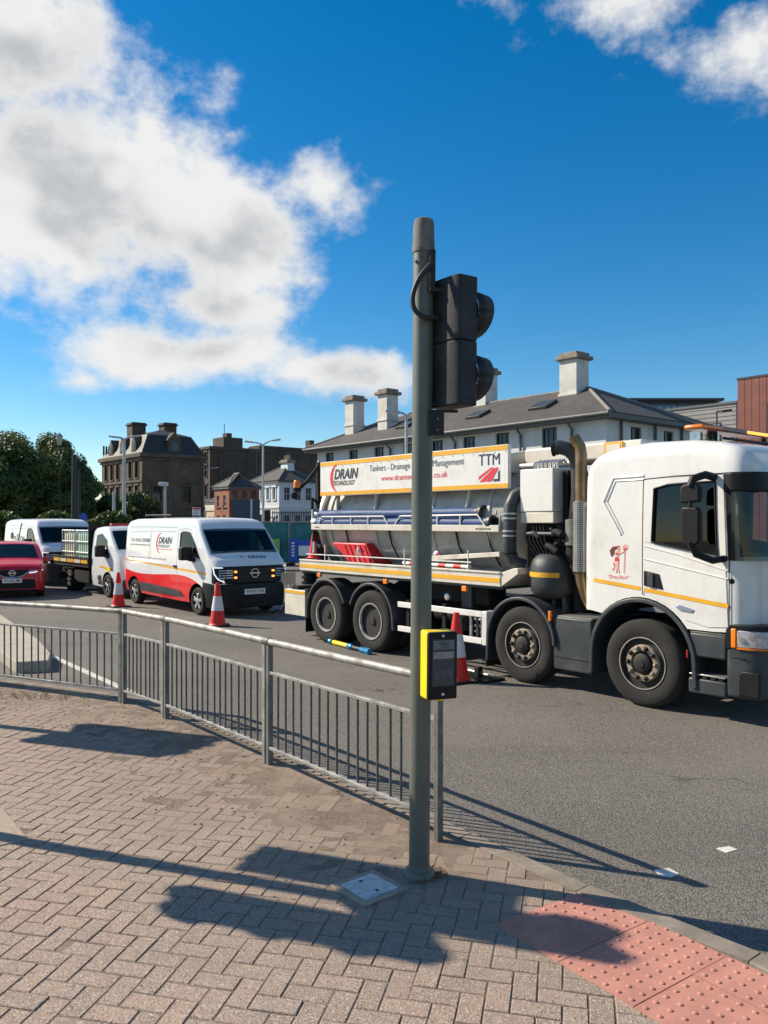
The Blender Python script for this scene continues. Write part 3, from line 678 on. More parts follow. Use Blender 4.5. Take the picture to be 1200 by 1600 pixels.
# push button unit, turned to face the crossing
BB = thing('push_button_pivot', None, None) if False else None
ba = rad(20)
def pb(x, y, z): return (.094 + x * math.cos(ba) - y * math.sin(ba), -.115 + x * math.sin(ba) + y * math.cos(ba), z)
def pbox(name, parent, mat, x0, x1, y0, y1, z0, z1, bevel=0.):
    g = G().box(x0, x1, y0, y1, z0, z1); g.v = [pb(*v) for v in g.v]; return mk(name, g, mat, parent, bevel, 3)
btn = pbox('push_button_box', t, YELBOX, -.083, .083, -.03, .07, 1.0, 1.365, .012)
pbox('face_plate', btn, BLK, -.0845, .0845, -.052, -.022, 1.003, 1.362, .010)
pbox('label_panel', btn, M('label_panel_dark', (.05, .056, .062), .25, var=.2), -.062, .066, -.0545, -.05, 1.075, 1.325, .002)
pbox('label_strip', btn, M('label_strip_grey', (.13, .15, .16), .35, var=.2, vs=30), -.058, .062, -.057, -.053, 1.272, 1.318)
pbox('label_strip', btn, M('label_strip_pale', (.24, .245, .25), .35, var=.3, vs=40), -.058, .062, -.057, -.053, 1.222, 1.258)
for k, z in enumerate((1.305, 1.295, 1.283)): pbox('print_line', btn, INK, -.03 + .01 * k, .032, -.0585, -.056, z, z + .004)
for k in range(7): pbox('print_line', btn, INKG, -.045 + k * .014, -.038 + k * .014, -.0585, -.053, 1.11 + (k % 3) * .01, 1.165)
for z in (1.343, 1.032): mk('screw', G().lathe([(.0085, 0), (.0085, -.004), (.004, -.006)], pb(.0, -.052, z), 'y', 10), ALU, btn)
pbox('tactile_knob', btn, YELBOX, .0, .035, .0, .04, .985, 1.0)

# two more signals stand off to the left; only their shadows reach the paving in view
def off_signal(loc, heads, h, label):
    t = signal_pole(loc, label, h); mk('pole_cap', G().lathe([(.058, h - .18), (.062, h - .17), (.055, h)], axis='z', n=16), CAPM, t)
    for c, a, z0, z1, w, n, vr in heads: signal_head(t, Vector(c), a, z0, z1, w, .14, n, vr)
    return t
off_signal((-3.82, 5.46, 0), [((-.06, -.30, 0), rad(200), 2.15, 3.1, .34, 3, .12), ((.12, .24, 0), rad(160), 2.25, 3.3, .36, 3, .12), ((.25, -.14, 0), rad(35), 2.6, 3.45, .40, 3, .14)], 3.4, 'traffic signal off the left edge whose shadow crosses the near paving')
off_signal((-5.95, 8.45, 0), [((-.05, -.20, 0), rad(120), 2.2, 3.2, .34, 3, .12), ((.1, .18, 0), rad(10), 2.25, 3.25, .34, 3, .12)], 3.3, 'traffic signal off the left edge whose shadow lies by the railing')

# ------------------------------------------------------------------ cones
def cone(loc, h, label, sleeve=True, dirty=False, name='traffic_cone', rz=0.):
    t = thing(name, label, 'traffic cone', loc, rz, 'red traffic cones')
    rb, rt = h * .19, h * .042; b = h * .265
    mk('base', G().box(-b, b, -b, b, 0, h * .035), REDP if not sleeve else BLK, t, bevel=h * .012)
    r_ = lambda z: rb + (rt - rb) * z / h
    mk('cone_body', G().lathe([(rb * 1.12, h * .03), (rb * 1.06, h * .055), (r_(h * .07), h * .07), (r_(h * .9), h * .9), (rt, h), (rt * .7, h)], n=28), REDP, t)
    if sleeve: mk('reflective_sleeve', G().lathe([(r_(h * .36) + .002, h * .36), (r_(h * .362) + .006, h * .362), (r_(h * .688) + .006, h * .688), (r_(h * .69) + .002, h * .69)], n=28), REFL, t)
    return t
def groundpt(px, py): p = gp(px, py); return (p.x, p.y, ROAD_Z)
cone(groundpt(713, 1064), .85, 'red cone with white sleeve beside the lorry, right of the pole', rz=.5)
cone(groundpt(340, 978), .82, 'red cone with white sleeve in front of the parked van', rz=.2)
cone(groundpt(185, 948), .80, 'red cone with white sleeve left of the van, near the pickup', rz=.8)

# ------------------------------------------------------------------ vehicle helpers (x forward, y away from the viewer's side, z up)
def wheel(parent, x, y, r, w, style, flip=False, n=40):
    s = -1 if flip else 1
    def pr(p): return [(a * r, y + s * b) for a, b in p]
    tp = [(.58, .03), (.60, .012), (.66, .0), (.78, -.008), (.90, -.004), (.965, .012), (.992, .03)]
    tr = [(.992, .03)]; gw = (w - .06) / 5
    for k in range(5):
        a = .03 + k * gw; tr += [(1., a + gw * .12), (1., a + gw * .84)]
        if k < 4: tr += [(.972, a + gw * .90), (.972, a + gw * 1.06)]
    back = [(q, w - b) for q, b in tp[::-1]]
    ty = mk('wheel', G().lathe(pr(tp + tr[1:] + back), (x, 0, r), 'y', n, close=True), TYRE, parent, smooth=32)
    if style == 'front':
        mk('rim', G().lathe(pr([(.605, .045), (.60, .008), (.575, .004), (.56, .02), (.545, .075), (.50, .085), (.44, .07), (.41, .03), (.37, .016), (.30, .014), (.27, .03)]), (x, 0, r), 'y', n), RIMD, ty)
        mk('hub_ring', G().lathe(pr([(.425, .04), (.42, .012), (.40, .002), (.29, .0), (.275, .02)]), (x, 0, r), 'y', n, close=True), HUBR, ty)
        mk('hub', G().lathe(pr([(.23, .06), (.225, -.006), (.19, -.022), (.10, -.026), (.09, -.036), (.03, -.038)]), (x, 0, r), 'y', 20), RIMS if False else RIMD, ty)
        for k in range(10):
            a = 2 * math.pi * k / 10; mk('wheel_nut', G().lathe([(.026 * r / .465, y + s * .004), (.026 * r / .465, y - s * .012), (.016, y - s * .03), (.008, y - s * .034)], (x + math.cos(a) * r * .35, 0, r + math.sin(a) * r * .35), 'y', 8), RIMD if k % 3 else HUBR, ty)
        mk('rim_lip', G().lathe(pr([(.60, .010), (.598, -.002), (.578, -.002), (.572, .012)]), (x, 0, r), 'y', n, close=True), RIMS, ty)
    elif style == 'rear':
        mk('rim', G().lathe(pr([(.605, .05), (.60, .008), (.575, .004), (.555, .03), (.53, .13), (.50, .165), (.36, .175), (.33, .16)]), (x, 0, r), 'y', n), RIMD, ty)
        mk('rim_lip', G().lathe(pr([(.60, .010), (.598, -.004), (.55, -.002), (.53, .03), (.57, .04)]), (x, 0, r), 'y', n, close=True), RIMS, ty)
        mk('hub', G().lathe(pr([(.30, .17), (.29, .09), (.25, .06), (.14, .05), (.12, .03), (.05, .028)]), (x, 0, r), 'y', 20), RIMD, ty)
        for k in range(10):
            a = 2 * math.pi * k / 10; mk('wheel_nut', G().lathe([(.014, y + s * .17), (.014, y + s * .14), (.008, y + s * .135)], (x + math.cos(a) * r * .41, 0, r + math.sin(a) * r * .41), 'y', 6), HUBR, ty)
    else:
        mk('rim', G().lathe(pr([(.605, .05), (.62, .008), (.60, .0), (.575, .02), (.56, .06), (.30, .07)]), (x, 0, r), 'y', n), RIMD, ty)
        ns = 5
        for k in range(ns):
            a = 2 * math.pi * k / ns + .3; c, d = math.cos(a), math.sin(a); e, f = -d, c; pts = []
            for rr, hw in ((.12, .13), (.35, .10), (.57, .19), (.57, -.19), (.35, -.10), (.12, -.13)): pts.append((x + (c * rr + e * hw) * r, r + (d * rr + f * hw) * r))
            mk('spoke', G().prism(pts, y + s * .004, y + s * .03), ALLOY, ty, bevel=.004)
        mk('hub', G().lathe(pr([(.17, .05), (.165, .0), (.13, -.006), (.05, -.007)]), (x, 0, r), 'y', 16), ALLOY, ty)
    return ty
def arc_guard(name, parent, mat, cx, cz, r, a0, a1, y0, y1, th=.03, down0=0., down1=0., n=18, lip=.03):
    P = [(cx + r * math.cos(a0 + (a1 - a0) * i / n), cz + r * math.sin(a0 + (a1 - a0) * i / n)) for i in range(n + 1)]
    Q = [(cx + (r - th) * math.cos(a0 + (a1 - a0) * i / n), cz + (r - th) * math.sin(a0 + (a1 - a0) * i / n)) for i in range(n + 1)]
    if down0: P = [(P[0][0] + .01, P[0][1] - down0)] + P; Q = [(Q[0][0] + .01, Q[0][1] - down0)] + Q
    if down1: P = P + [(P[-1][0] - .01, P[-1][1] - down1)]; Q = Q + [(Q[-1][0] - .01, Q[-1][1] - down1)]
    g = G(); m = len(P)
    vs = [(x, y0, z) for x, z in P] + [(x, y1, z) for x, z in P] + [(x, y0, z) for x, z in Q] + [(x, y1, z) for x, z in Q]; fs = []
    for i in range(m - 1): fs += [(i, i + 1, m + i + 1, m + i), (2 * m + i, 3 * m + i, 3 * m + i + 1, 2 * m + i + 1), (i, 2 * m + i, 2 * m + i + 1, i + 1), (m + i, m + i + 1, 3 * m + i + 1, 3 * m + i)]
    fs += [(0, m, 3 * m, 2 * m), (m - 1, 3 * m - 1, 4 * m - 1, 2 * m - 1)]
    return mk(name, g.add(vs, fs), mat, parent, bevel=min(.012, th * .4), seg=3)
class Body:
    def __init__(s, st, yc, belt, tumble=.08, tuck=.04, crown=.03, ztop=2.0):
        s.st = st; s.yc = yc; s.belt = belt; s.tum = tumble; s.tuck = tuck; s.crown = crown; s.ztop = ztop
    def at(s, x):
        st = s.st
        if x <= st[0][0]: return st[0][1:]
        for a, b in zip(st, st[1:]):
            if x <= b[0]:
                t = (x - a[0]) / (b[0] - a[0]); return tuple(p + (q - p) * t for p, q in zip(a[1:], b[1:]))
        return st[-1][1:]
    def half(s, x, z):
        zt, w, zb, r = s.at(x); y = w
        if z > s.belt: y -= w * s.tum * ((z - s.belt) / (s.ztop - s.belt)) ** 1.4
        if z < zb + .25: y -= s.tuck * ((zb + .25 - z) / .25) ** 2
        return y
    def side(s, x, z, off=0.): return s.yc - s.half(x, z) - off
    def top(s, x, y):
        zt, w, zb, r = s.at(x); return zt + s.crown * (1 - min(1, abs(y - s.yc) / max(.05, w - r)) ** 2)
    def section(s, x, ns=11, na=6, nr=6):
        zt, w, zb, r = s.at(x); out = []
        zs = zt - r
        for i in range(ns): z = zb + (zs - zb) * i / (ns - 1); out.append((s.half(x, z), z))
        y1 = out[-1][0]
        for i in range(1, na + 1): a = math.pi / 2 * i / na; out.append((y1 - r * (1 - math.cos(a)), zs + r * math.sin(a)))
        y2 = out[-1][0]
        for i in range(1, nr + 1): y = y2 * (1 - i / nr); out.append((y, zt + s.crown * (1 - (y / max(y2, .01)) ** 2)))
        return [(x, s.yc - y, z) for y, z in out] + [(x, s.yc + y, z) for y, z in out[-2::-1]]
    def loft(s, extra=()):
        xs = sorted(set([q[0] for q in s.st]) | set(extra)); g = G(); rows = [s.section(x) for x in xs]; m = len(rows[0]); g.grid(rows)
        n = len(rows)
        g.f.append(tuple(range(m))); g.f.append(tuple((n - 1) * m + i for i in range(m))[::-1])
        for i in range(n - 1): g.f.append((i * m, (i + 1) * m, (i + 1) * m + m - 1, i * m + m - 1))
        return g
    def side_patch(s, lo, hi, off=.004, n=10, nz=6):              # lo, hi: polylines (x,z) of equal length
        rows = []
        for i in range(nz + 1):
            t = i / nz; row = []
            for (xa, za), (xb, zb) in zip(lo, hi): x, z = xa + (xb - xa) * t, za + (zb - za) * t; row.append((x, s.side(x, z, off), z))
            rows.append(row)
        return G().grid(rows)
    def top_patch(s, x0, x1, yh, off=.008, n=10, m=12, taper=0.):
        rows = []
        for i in range(n + 1):
            x = x0 + (x1 - x0) * i / n; yy = yh + taper * i / n
            rows.append([(x + off, s.yc + yy * (2 * j / m - 1), s.top(x, s.yc + yy * (2 * j / m - 1)) + off) for j in range(m + 1)])
        return G().grid(rows)
def interior(parent, xd, xs_, zf, yc, hw, zs, wheel_side):
    box('dashboard', parent, TRIM, xd - .28, xd, yc - hw, yc + hw, zs - .22, zs, .04, 3)
    for sy in ((-.5, .5) if hw < .95 else (-.62, .62)):
        st_ = box('seat', parent, SEAT, xs_, xs_ + .42, yc + sy - .2, yc + sy + .2, zf, zf + .22, .05, 3); mk('seat_back', G().obox((xs_ - .02, yc + sy, zf + .50), (.055, 0, .0), (0, .2, 0), (-.06, 0, .32)), SEAT, st_, bevel=.04, seg=3); box('headrest', st_, SEAT, xs_ - .14, xs_ - .06, yc + sy - .11, yc + sy + .11, zf + .82, zf + .98, .03, 3)
    c = Vector((xd - .36, yc - (.5 if hw < .95 else .62) * wheel_side, zs + .04)); a = Vector((0, 1, 0)); b = Vector((-.55, 0, .83)); mk('steering_wheel', G().tube([c + (a * math.cos(k * math.pi / 10) + b * math.sin(k * math.pi / 10)) * .19 for k in range(21)], .016, 8), BLK, parent)
def cylx(x, z, r, y0, y1, n=28): return G().lathe([(r, y0), (r, y1)], (x, 0, z), 'y', n)
def crescent(cx, cz, r, fn, a0=100, a1=262, th=.16):
    out, inn = [], []
    for i in range(21):
        a = rad(a0 + (a1 - a0) * i / 20); t = math.sin(math.pi * i / 20)
        out.append((cx + r * math.cos(a), cz + r * math.sin(a))); inn.append((cx + r * (1 - th * t) * math.cos(a) + r * .02 * t, cz + r * (1 - th * t) * math.sin(a)))
    return G().grid([[fn(*p) for p in out], [fn(*p) for p in inn]])
def plate(parent, x, yc, z, w, h, body, mat=PLATE):
    p = box('number_plate', parent, mat, x - .012, x, yc - w / 2, yc + w / 2, z - h / 2, z + h / 2, .003)
    if body: text(body, p, INK, w * .86, h * .6, lambda a, b: (x + .002, yc - w * .43 + a, z - h * .3 + b), bold=.01)

# ------------------------------------------------------------------ the drainage tanker lorry
T = thing('tanker_lorry', 'white four axle drainage tanker lorry with sign board parked beyond the railing', 'lorry', (2.751, 8.534, ROAD_Z), UA)
WR, WW = .468, .27; TW = 2.2
WX = [0., -1.66, -4.66, -5.83]
g = G()
for y in (.68, 1.44): g.box(-6.9, .95, y, y + .08, .60, .84)
for x in (-6.8, -5.2, -4., -2.9, -2.3, -.9, .6): g.box(x - .05, x + .05, .76, 1.44, .62, .82)
mk('chassis_frame', g, CHAS, T, bevel=.006)
for x in WX: mk('axle', G().tube([(x, .2, WR), (x, 2., WR)], .075, 12), CHAS, T)
for i, x in enumerate(WX):
    for fl in (False, True):
        y = TW if fl else 0.
        wheel(T, x, y, WR, WW, 'front' if i < 2 else 'rear', fl)
        if i >= 2: wheel(T, x, y - .31 if fl else y + .31, WR, WW, 'plain_inner' if False else 'rear', fl, 28)
# mudguards
for y0, y1 in ((-.02, .34), (TW - .34, TW + .02)):
    arc_guard('mudguard', T, GRYP, -.02, .52, .645, rad(2), rad(178), y0, y1, .05, .25, .27)
    arc_guard('mudguard', T, GRYP, -1.70, .50, .555, rad(12), rad(176), y0, y1, .045, .10, .34)
    arc_guard('mudguard', T, GRYP, -4.66, .50, .555, rad(-2), rad(160), y0, y1, .045, .10, .0)
    arc_guard('mudguard', T, GRYP, -5.83, .50, .555, rad(20), rad(178), y0, y1, .045, .0, .16)
for x in (-6.42, -2.27): box('mud_flap', T, BLK, x, x + .012, .0, .34, .12, .42)
box('side_marker_lamp', T, REDL, .53, .545, -.035, -.021, .60, .68, .003)
# side locker, guards, bed
l = box('battery_locker', T, GRYP, -1.20, -.66, .02, .6, .24, .86, .02, 3)
box('locker_lid_seam', l, CHAS, -1.19, -.67, .015, .019, .385, .392); box('locker_step', l, ALU, -1.16, -.68, .05, .5, .862, .872)
mk('locker_lamp', G().box(-1.245, -1.215, -.02, .02, .80, .92), AMBER, l, bevel=.005)
g = G().box(-4.05, -2.36, .02, .06, .735, .815); mk('side_guard', g, WHITE, T, bevel=.008)
mk('side_guard', G().box(-4.05, -2.36, .02, .06, .385, .465), WHITE, T, bevel=.008)
box('side_guard_end', T, WHITE, -2.36, -2.27, .018, .20, .375, .82, .012)
for x in (-3.9, -3.15): box('guard_bracket', T, CHAS, x, x + .06, .062, .1, .36, .85)
mk('far_side_guard', G().box(-4.05, -2.36, TW - .06, TW - .02, .36, .82), WHITE, T, bevel=.008)  # solid unseen guard, also there to block light under the chassis
box('fuel_tank', T, GRYP, -3.95, -3.2, 1.55, 2.1, .30, .85, .06, 3); box('air_tank_box', T, CHAS, -3.0, -2.45, 1.55, 2.1, .32, .9, .03)  # unseen far-side boxes put in to block light below the chassis
box('dark_fill_box', T, CHAS, -3.9, -2.5, .30, .66, .86, 1.13, .03)  # dark box added to fill the black gap under the bed
vb = box('valve_box', T, GRYP, -3.05, -2.83, .12, .4, .50, .70, .01); box('warning_sticker', vb, YEL, -2.98, -2.91, .114, .118, .56, .63)
mk('air_cylinder', G().tube([(-3.5, .3, .68), (-3.48, .3, .68), (-2.9, .3, .68), (-2.88, .3, .68)], [.06, .09, .09, .06], 14), CHAS, T)
for k, x in enumerate((-2.68, -2.56, -2.47)): mk('valve_pipe', G().tube([(x, .15, .40), (x + .01, .14, .60), (x - .02, .16, .72)], .022, 8), ALU if k != 1 else GRYP, T)
mk('support_strut', G().box(-2.98, -2.78, .26, .32, .80, 1.16), GRYP, T, bevel=.01)
for z in (.52, .60, .68): mk('cross_pipe', G().tube([(-2.62, .16, z), (-2.38, .16, z)], .016, 8), CREAM if z > .55 else BLUEH, T)
mk('pump_flange', G().lathe([(.05, .1), (.05, .06), (.03, .05)], (-3.16, .1, .94), 'y', 14), ALU, T)
bed = box('bed_floor', T, GRYP, -6.6, -2.02, .04, 2.16, 1.12, 1.30)
sb = box('bed_side_board', T, CREAM, -6.6, -2.02, .0, .038, 1.155, 1.335, .006)
box('yellow_stripe', sb, YEL, -6.59, -2.03, -.004, -.0005, 1.205, 1.262); box('top_lip', sb, CREAM, -6.6, -2.02, -.014, .05, 1.318, 1.345, .005)
mk('bed_end_wing', G().prism([(-2.02, 1.155), (-2.02, 1.335), (-1.80, 1.40), (-1.74, 1.40), (-1.74, 1.33)], .01, .6), CREAM, T, bevel=.006)
mk('bed_rail', G().tube([(-6.5, .07, 1.43), (-5.95, .07, 1.43), (-4.0, .07, 1.435), (-2.6, .07, 1.44)], .009, 6), WHITE, T)
for x in (-5.95, -5.05, -3.95, -2.66): mk('bed_post', G().tube([(x, .07, 1.30), (x, .07, 1.60)], .010, 6), WHITE, T)
for x, z in ((-6.05, 1.10), (-4.33, 1.09), (-2.68, 1.09)): box('side_marker_lamp', T, AMBER, x - .045, x + .045, .01, .05, z - .035, z + .035, .006)
# tank
tk = mk('tank', G().lathe([(.30, -6.46), (.60, -6.42), (.78, -6.33), (.86, -6.22), (.86, -2.20), (.78, -2.08), (.60, -2.0), (.30, -1.97)], (0, 1.12, 1.98), 'x', 48), TANKC, T)
for x in (-6.1, -4.9, -3.6, -2.5): mk('tank_band', G().lathe([(.872, x), (.885, x + .005), (.885, x + .055), (.872, x + .06)], (0, 1.12, 1.98), 'x', 48), TANKC, tk)
for x in (-5.6, -4.5, -3.05, -2.45): mk('tank_strap', G().tube([(x - .03, .255, 1.85), (x, .29, 1.64), (x + .05, .42, 1.38)], .012, 6), CHAS, tk)
for x in (-5.75, -4.75, -2.75): mk('sign_stay', G().tube([(x, .20, 2.42), (x - .16, .30, 2.10)], .03, 8), TANKC, tk)
box('tank_saddle', tk, TANKC, -6.2, -2.2, .55, 1.7, 1.28, 1.40)
mk('top_cover', G().prism([(.18, 2.62), (.30, 2.86), (.9, 2.95), (1.4, 2.95), (2.0, 2.86), (2.1, 2.62)], -6.1, -2.2, 'x'), TANKC, tk, bevel=.02)
# hose tray
tr = box('hose_tray', T, CREAM, -6.40, -2.14, .10, .13, 1.845, 1.935, .006); box('tray_floor', tr, CREAM, -6.40, -2.14, .131, .60, 1.85, 1.87)
g = G(); r_ = .013
for pth in ([(-6.21, 1.935), (-6.10, 2.06), (-4.48, 2.06), (-4.38, 1.935)], [(-4.22, 1.935), (-4.10, 2.06), (-2.53, 2.07), (-2.40, 1.935)]): g.tube([(x, .115, z) for x, z in pth], r_, 8)
for x in (-5.80, -5.30, -4.86, -3.72, -3.30, -2.85): g.tube([(x, .115, 1.93), (x, .115, 2.06)], r_, 8)
mk('tray_guard', g, WHITE, tr)
[box('print_mark', tr, INKG, x, x + w, .097, .0985, 1.876, 1.894) for x, w in ((-2.55, .05), (-2.49, .08), (-2.40, .04), (-2.35, .07), (-6.28, .04), (-6.23, .07))]
mk('tray_end_loop', G().tube([(-2.14, .12, 1.90), (-2.13, .12, 2.06), (-2.05, .12, 2.07), (-1.98, .12, 2.07)], .014, 8), ALU, tr)
def hose(x0, x1, y, z, r, mat, label):
    h_ = thing('suction_hose', label, 'hose', (0, 0, 0), 0, 'hoses lying in the lorry tray'); h_.parent = None
    return h_
TM = Matrix.Translation((2.751, 8.534, ROAD_Z)) @ Matrix.Rotation(UA, 4, 'Z')
def tl(x, y, z): return tuple(TM @ Vector((x, y, z)))
def on_truck(name, label, cat, x, y, z, group=None, rz=0.): return thing(name, label, cat, tl(x, y, z), UA + rz, group)
HL = [('blue suction hose lying lowest in the tray, nearest the guard rail', .19, 1.965, .072, -2.40, BLUEH), ('blue suction hose at the front of the upper layer', .25, 2.100, .072, -2.62, BLUEH), ('blue suction hose lying low at the back of the tray', .345, 1.965, .072, -2.34, BLUEH),
      ('blue suction hose at the back of the upper layer', .405, 2.105, .072, -2.50, BLUEH), ('thin teal pipe lying on top of the blue hoses', .33, 2.205, .032, -2.95, TEALH)]
for lab, y, z, r_, xe, mt in HL:
    h_ = on_truck('suction_hose', lab, 'hose', -6.35, y, z, 'hoses lying in the lorry tray'); L = xe + 6.35
    mk('hose_body', G().tube([(0, 0, 0)] + [(L * k / 12, R.uniform(-.004, .004), R.uniform(-.003, .005)) for k in range(1, 12)] + [(L, 0, 0)], r_, 16), mt, h_)
    if r_ > .05:
        mk('coupling', G().lathe([(r_ * .84, L - .03), (r_ * 1.02, L - .04), (r_ * 1.06, L + .02), (r_ * 1.42, L + .03), (r_ * 1.42, L + .085), (r_ * 1.2, L + .095), (r_ * .9, L + .095), (r_ * .80, L + .03)], (0, 0, 0), 'x', 24), GRYP, h_)
        mk('coupling', G().lathe([(r_ * 1.02, -.08), (r_ * 1.2, -.07), (r_ * 1.2, -.02), (r_ * 1.02, .02)], (0, 0, 0), 'x', 20), ALU, h_)
    else: mk('hose_coil', G().lathe([(.05 + .02 * math.cos(a), .02 * math.sin(a)) for a in [k * math.pi / 4 for k in range(8)]], (.95, 0, .03), 'y', 18, close=True), mt, h_)
# sign board
SY = .11
sg = box('sign_board', T, WHITE, -6.14, -1.99, SY, SY + .06, 2.40, 2.965, .004)
box('yellow_stripe', sg, YEL, -6.138, -1.992, SY - .004, SY - .001, 2.895, 2.955); box('yellow_stripe', sg, YEL, -6.138, -1.992, SY - .004, SY - .001, 2.41, 2.468)
sf = lambda x0, z0: (lambda a, b: (x0 + a, SY - .005, z0 + b))
mk('logo_crescent', crescent(-5.62, 2.69, .235, lambda x, z: (x if x > -9 else x, SY - .005, z), 98, 262, .28), INKR, sg, recalc=False)
text('DRAIN', sg, INK, .64, .165, sf(-5.74, 2.665), shear=.25, bold=.022); text('TECHNOLOGY', sg, INK, .60, .075, sf(-5.78, 2.565), shear=.25, bold=.012)
text('Tankers - Drainage - Waste Management', sg, INKG, 2.05, .125, sf(-4.82, 2.72)); text('www.draintechnology.co.uk', sg, INKR, 1.44, .105, sf(-4.53, 2.57))
text('TTM', sg, INKN, .37, .145, sf(-2.50, 2.715), bold=.0)
for q in ([(-2.49, 2.50), (-2.40, 2.50), (-2.20, 2.665), (-2.225, 2.68)], [(-2.37, 2.50), (-2.28, 2.50), (-2.15, 2.675), (-2.18, 2.68)], [(-2.50, 2.53), (-2.50, 2.57), (-2.27, 2.685), (-2.25, 2.68)]):
    mk('logo_stroke', G().add([(x, SY - .005, z) for x, z in q], [(0, 1, 2, 3)]), INKR, sg)
mk('logo_stroke', G().add([(x, SY - .005, z) for x, z in [(-2.24, 2.50), (-2.13, 2.50), (-2.13, 2.65), (-2.16, 2.61), (-2.16, 2.53), (-2.24, 2.53)]], [(0, 1, 2, 3, 4, 5)]), INKN, sg)
# front machinery between tank and cab
tp = box('top_boom_box', T, CREAM, -2.1, -.35, .55, 1.25, 2.72, 2.93, .03, 3); box('hatch_frame', tp, YEL, -.85, -.6, .53, .546, 2.74, 2.92)
box('hatch_plate', tp, CREAM, -.82, -.63, .525, .529, 2.765, 2.895)
mk('boom_rail', G().tube([(-2.1, .42, 2.70), (-1.2, .42, 2.70)], .03, 8), CREAM, tp)
fb = box('filter_box', T, WHITE, -1.82, -1.30, .14, .72, 2.10, 2.63, .014, 3); box('filter_box_base', fb, CREAM, -1.82, -1.30, .15, .72, 1.96, 2.095, .01)
g = G()
for k in range(7): x = -1.72 + k * .06; g.tube([(x, .3, 2.63), (x, .3, 2.70), (x + .03, .4, 2.74)], .018, 8)
mk('pipe_bundle', g, ALU, fb)
mk('support_post', G().box(-1.28, -1.20, .3, .7, .9, 2.6), CHAS, T, bevel=.01)
mk('black_backing', G().box(-2.0, -1.90, .50, 1.9, 1.30, 2.62), CHAS, T); mk('bulkhead', G().box(-1.16, -1.08, .35, 2.0, .9, 2.55), CHAS, T)  # tank-end box is an added black background behind the pump pipes
mk('suction_pipe', G().tube([(-1.70, .5, 2.45), (-1.83, .30, 2.40), (-1.92, .16, 2.30), (-1.95, .11, 2.18), (-1.95, .10, 1.9), (-1.95, .10, 1.6), (-1.93, .14, 1.48), (-1.85, .25, 1.42)], .085, 20), GRYP, T)
for z in (2.08, 2.02, 1.86, 1.80, 1.58): mk('pipe_clamp', G().lathe([(.087, z - .012), (.096, z - .010), (.096, z + .010), (.087, z + .012)], (-1.95, .10, 0), 'z', 20), ALU if z > 1.7 else BLK, T)
cy = mk('cyclone_tank', G().lathe([(.10, 1.60), (.19, 1.575), (.255, 1.51), (.285, 1.42), (.29, 1.22), (.27, 1.12), (.20, 1.05), (.12, 1.03)], (-1.45, .34, 0), 'z', 36), GRYP, T)
mk('yellow_stripe', G().grid([[(-1.45 + .2925 * math.sin(a), .34 - .2925 * math.cos(a), z) for a in [rad(-62 + 6 * k) for k in range(20)]] for z in (1.305, 1.365)]), YEL, cy, recalc=False)
for k in range(4): mk('tank_leg', G().box(-1.70 + k * .15, -1.66 + k * .15, .25, .4, .88, 1.08), GRYP, cy)
rr = random.Random(5)
for k in range(16):
    x, z = -1.72 + rr.random() * .52, 1.66 + rr.random() * .22; y = .16 + rr.random() * .25; d = Vector((rr.uniform(-1, 1), rr.uniform(-.3, .3), rr.uniform(-.5, .5))).normalized() * rr.uniform(.08, .2)
    mk('pump_pipe', G().tube([(x, y, z), (x + d.x * .5, y + d.y, z + d.z * .5 + .02), (x + d.x, y + d.y, z + d.z)], rr.uniform(.018, .045), 10), CHAS if k % 4 else GRYP, T)
mk('pump_body', G().lathe([(.05, -1.75), (.12, -1.72), (.13, -1.5), (.09, -1.45), (.13, -1.38), (.13, -1.22), (.06, -1.18)], (0, .42, 1.76), 'x', 20), CHAS, T)
mk('pump_manifold', G().tube([(-1.74, .16, 1.83), (-1.14, .16, 1.83)], .028, 10), GRYP, T)
ip = [(-1.22, .02, 2.845), (-1.14, .07, 2.86), (-1.06, .12, 2.83), (-1.00, .16, 2.76), (-.97, .18, 2.66), (-.96, .18, 2.5), (-.97, .2, 2.3), (-1.0, .24, 2.1)]
mk('intake_pipe', G().tube(ip, .085, 20, caps=False), GRYP, T); im_ = mk('intake_mouth', G().lathe([(.086, -.004), (.093, .0), (.093, .03), (.086, .034)], (0, 0, 0), 'x', 20), CHAS, T)
im_.matrix_basis = Matrix.Translation(ip[0]) @ Vector((.85, .5, .1)).to_track_quat('X', 'Z').to_matrix().to_4x4()
mk('intake_throat', G().lathe([(.08, 0), (.08, .01)], (0, 0, 0), 'x', 20), CHAS, T).matrix_basis = Matrix.Translation(Vector(ip[0]) + Vector((.05, .03, .0))) @ Vector((.85, .5, .1)).to_track_quat('X', 'Z').to_matrix().to_4x4()
EX, EY = -.86, .10
ex = mk('exhaust_stack', G().tube([(EX - .07, EY - .05, 2.97), (EX - .05, EY - .03, 2.92), (EX - .015, EY, 2.85), (EX, EY, 2.76), (EX, EY, 2.5), (EX, EY, 2.22)], [.062, .064, .066, .068, .068, .068], 20, caps=False), EXHB, T)
EX_SH = M('perforated_shield', (.40, .39, .37), .42, .75, var=.15, vs=5, dirt=.4, dirtcol=(.2, .17, .13))
nt = EX_SH.node_tree; h = N(nt); p_ = nt.nodes['Principled BSDF']; old = p_.inputs['Base Color'].links[0].from_socket
co = h.new('ShaderNodeTexCoord').outputs['Object']; sx_ = h.new('ShaderNodeSeparateXYZ'); h.put(sx_.inputs[0], co)
ang = h.math('ARCTAN2', h.math('SUBTRACT', sx_.outputs[0], EX), h.math('SUBTRACT', sx_.outputs[1], EY))
u_ = h.math('SUBTRACT', h.math('FRACT', h.math('MULTIPLY', ang, 4.5)), .5); v_ = h.math('SUBTRACT', h.math('FRACT', h.math('MULTIPLY', sx_.outputs[2], 46)), .5)
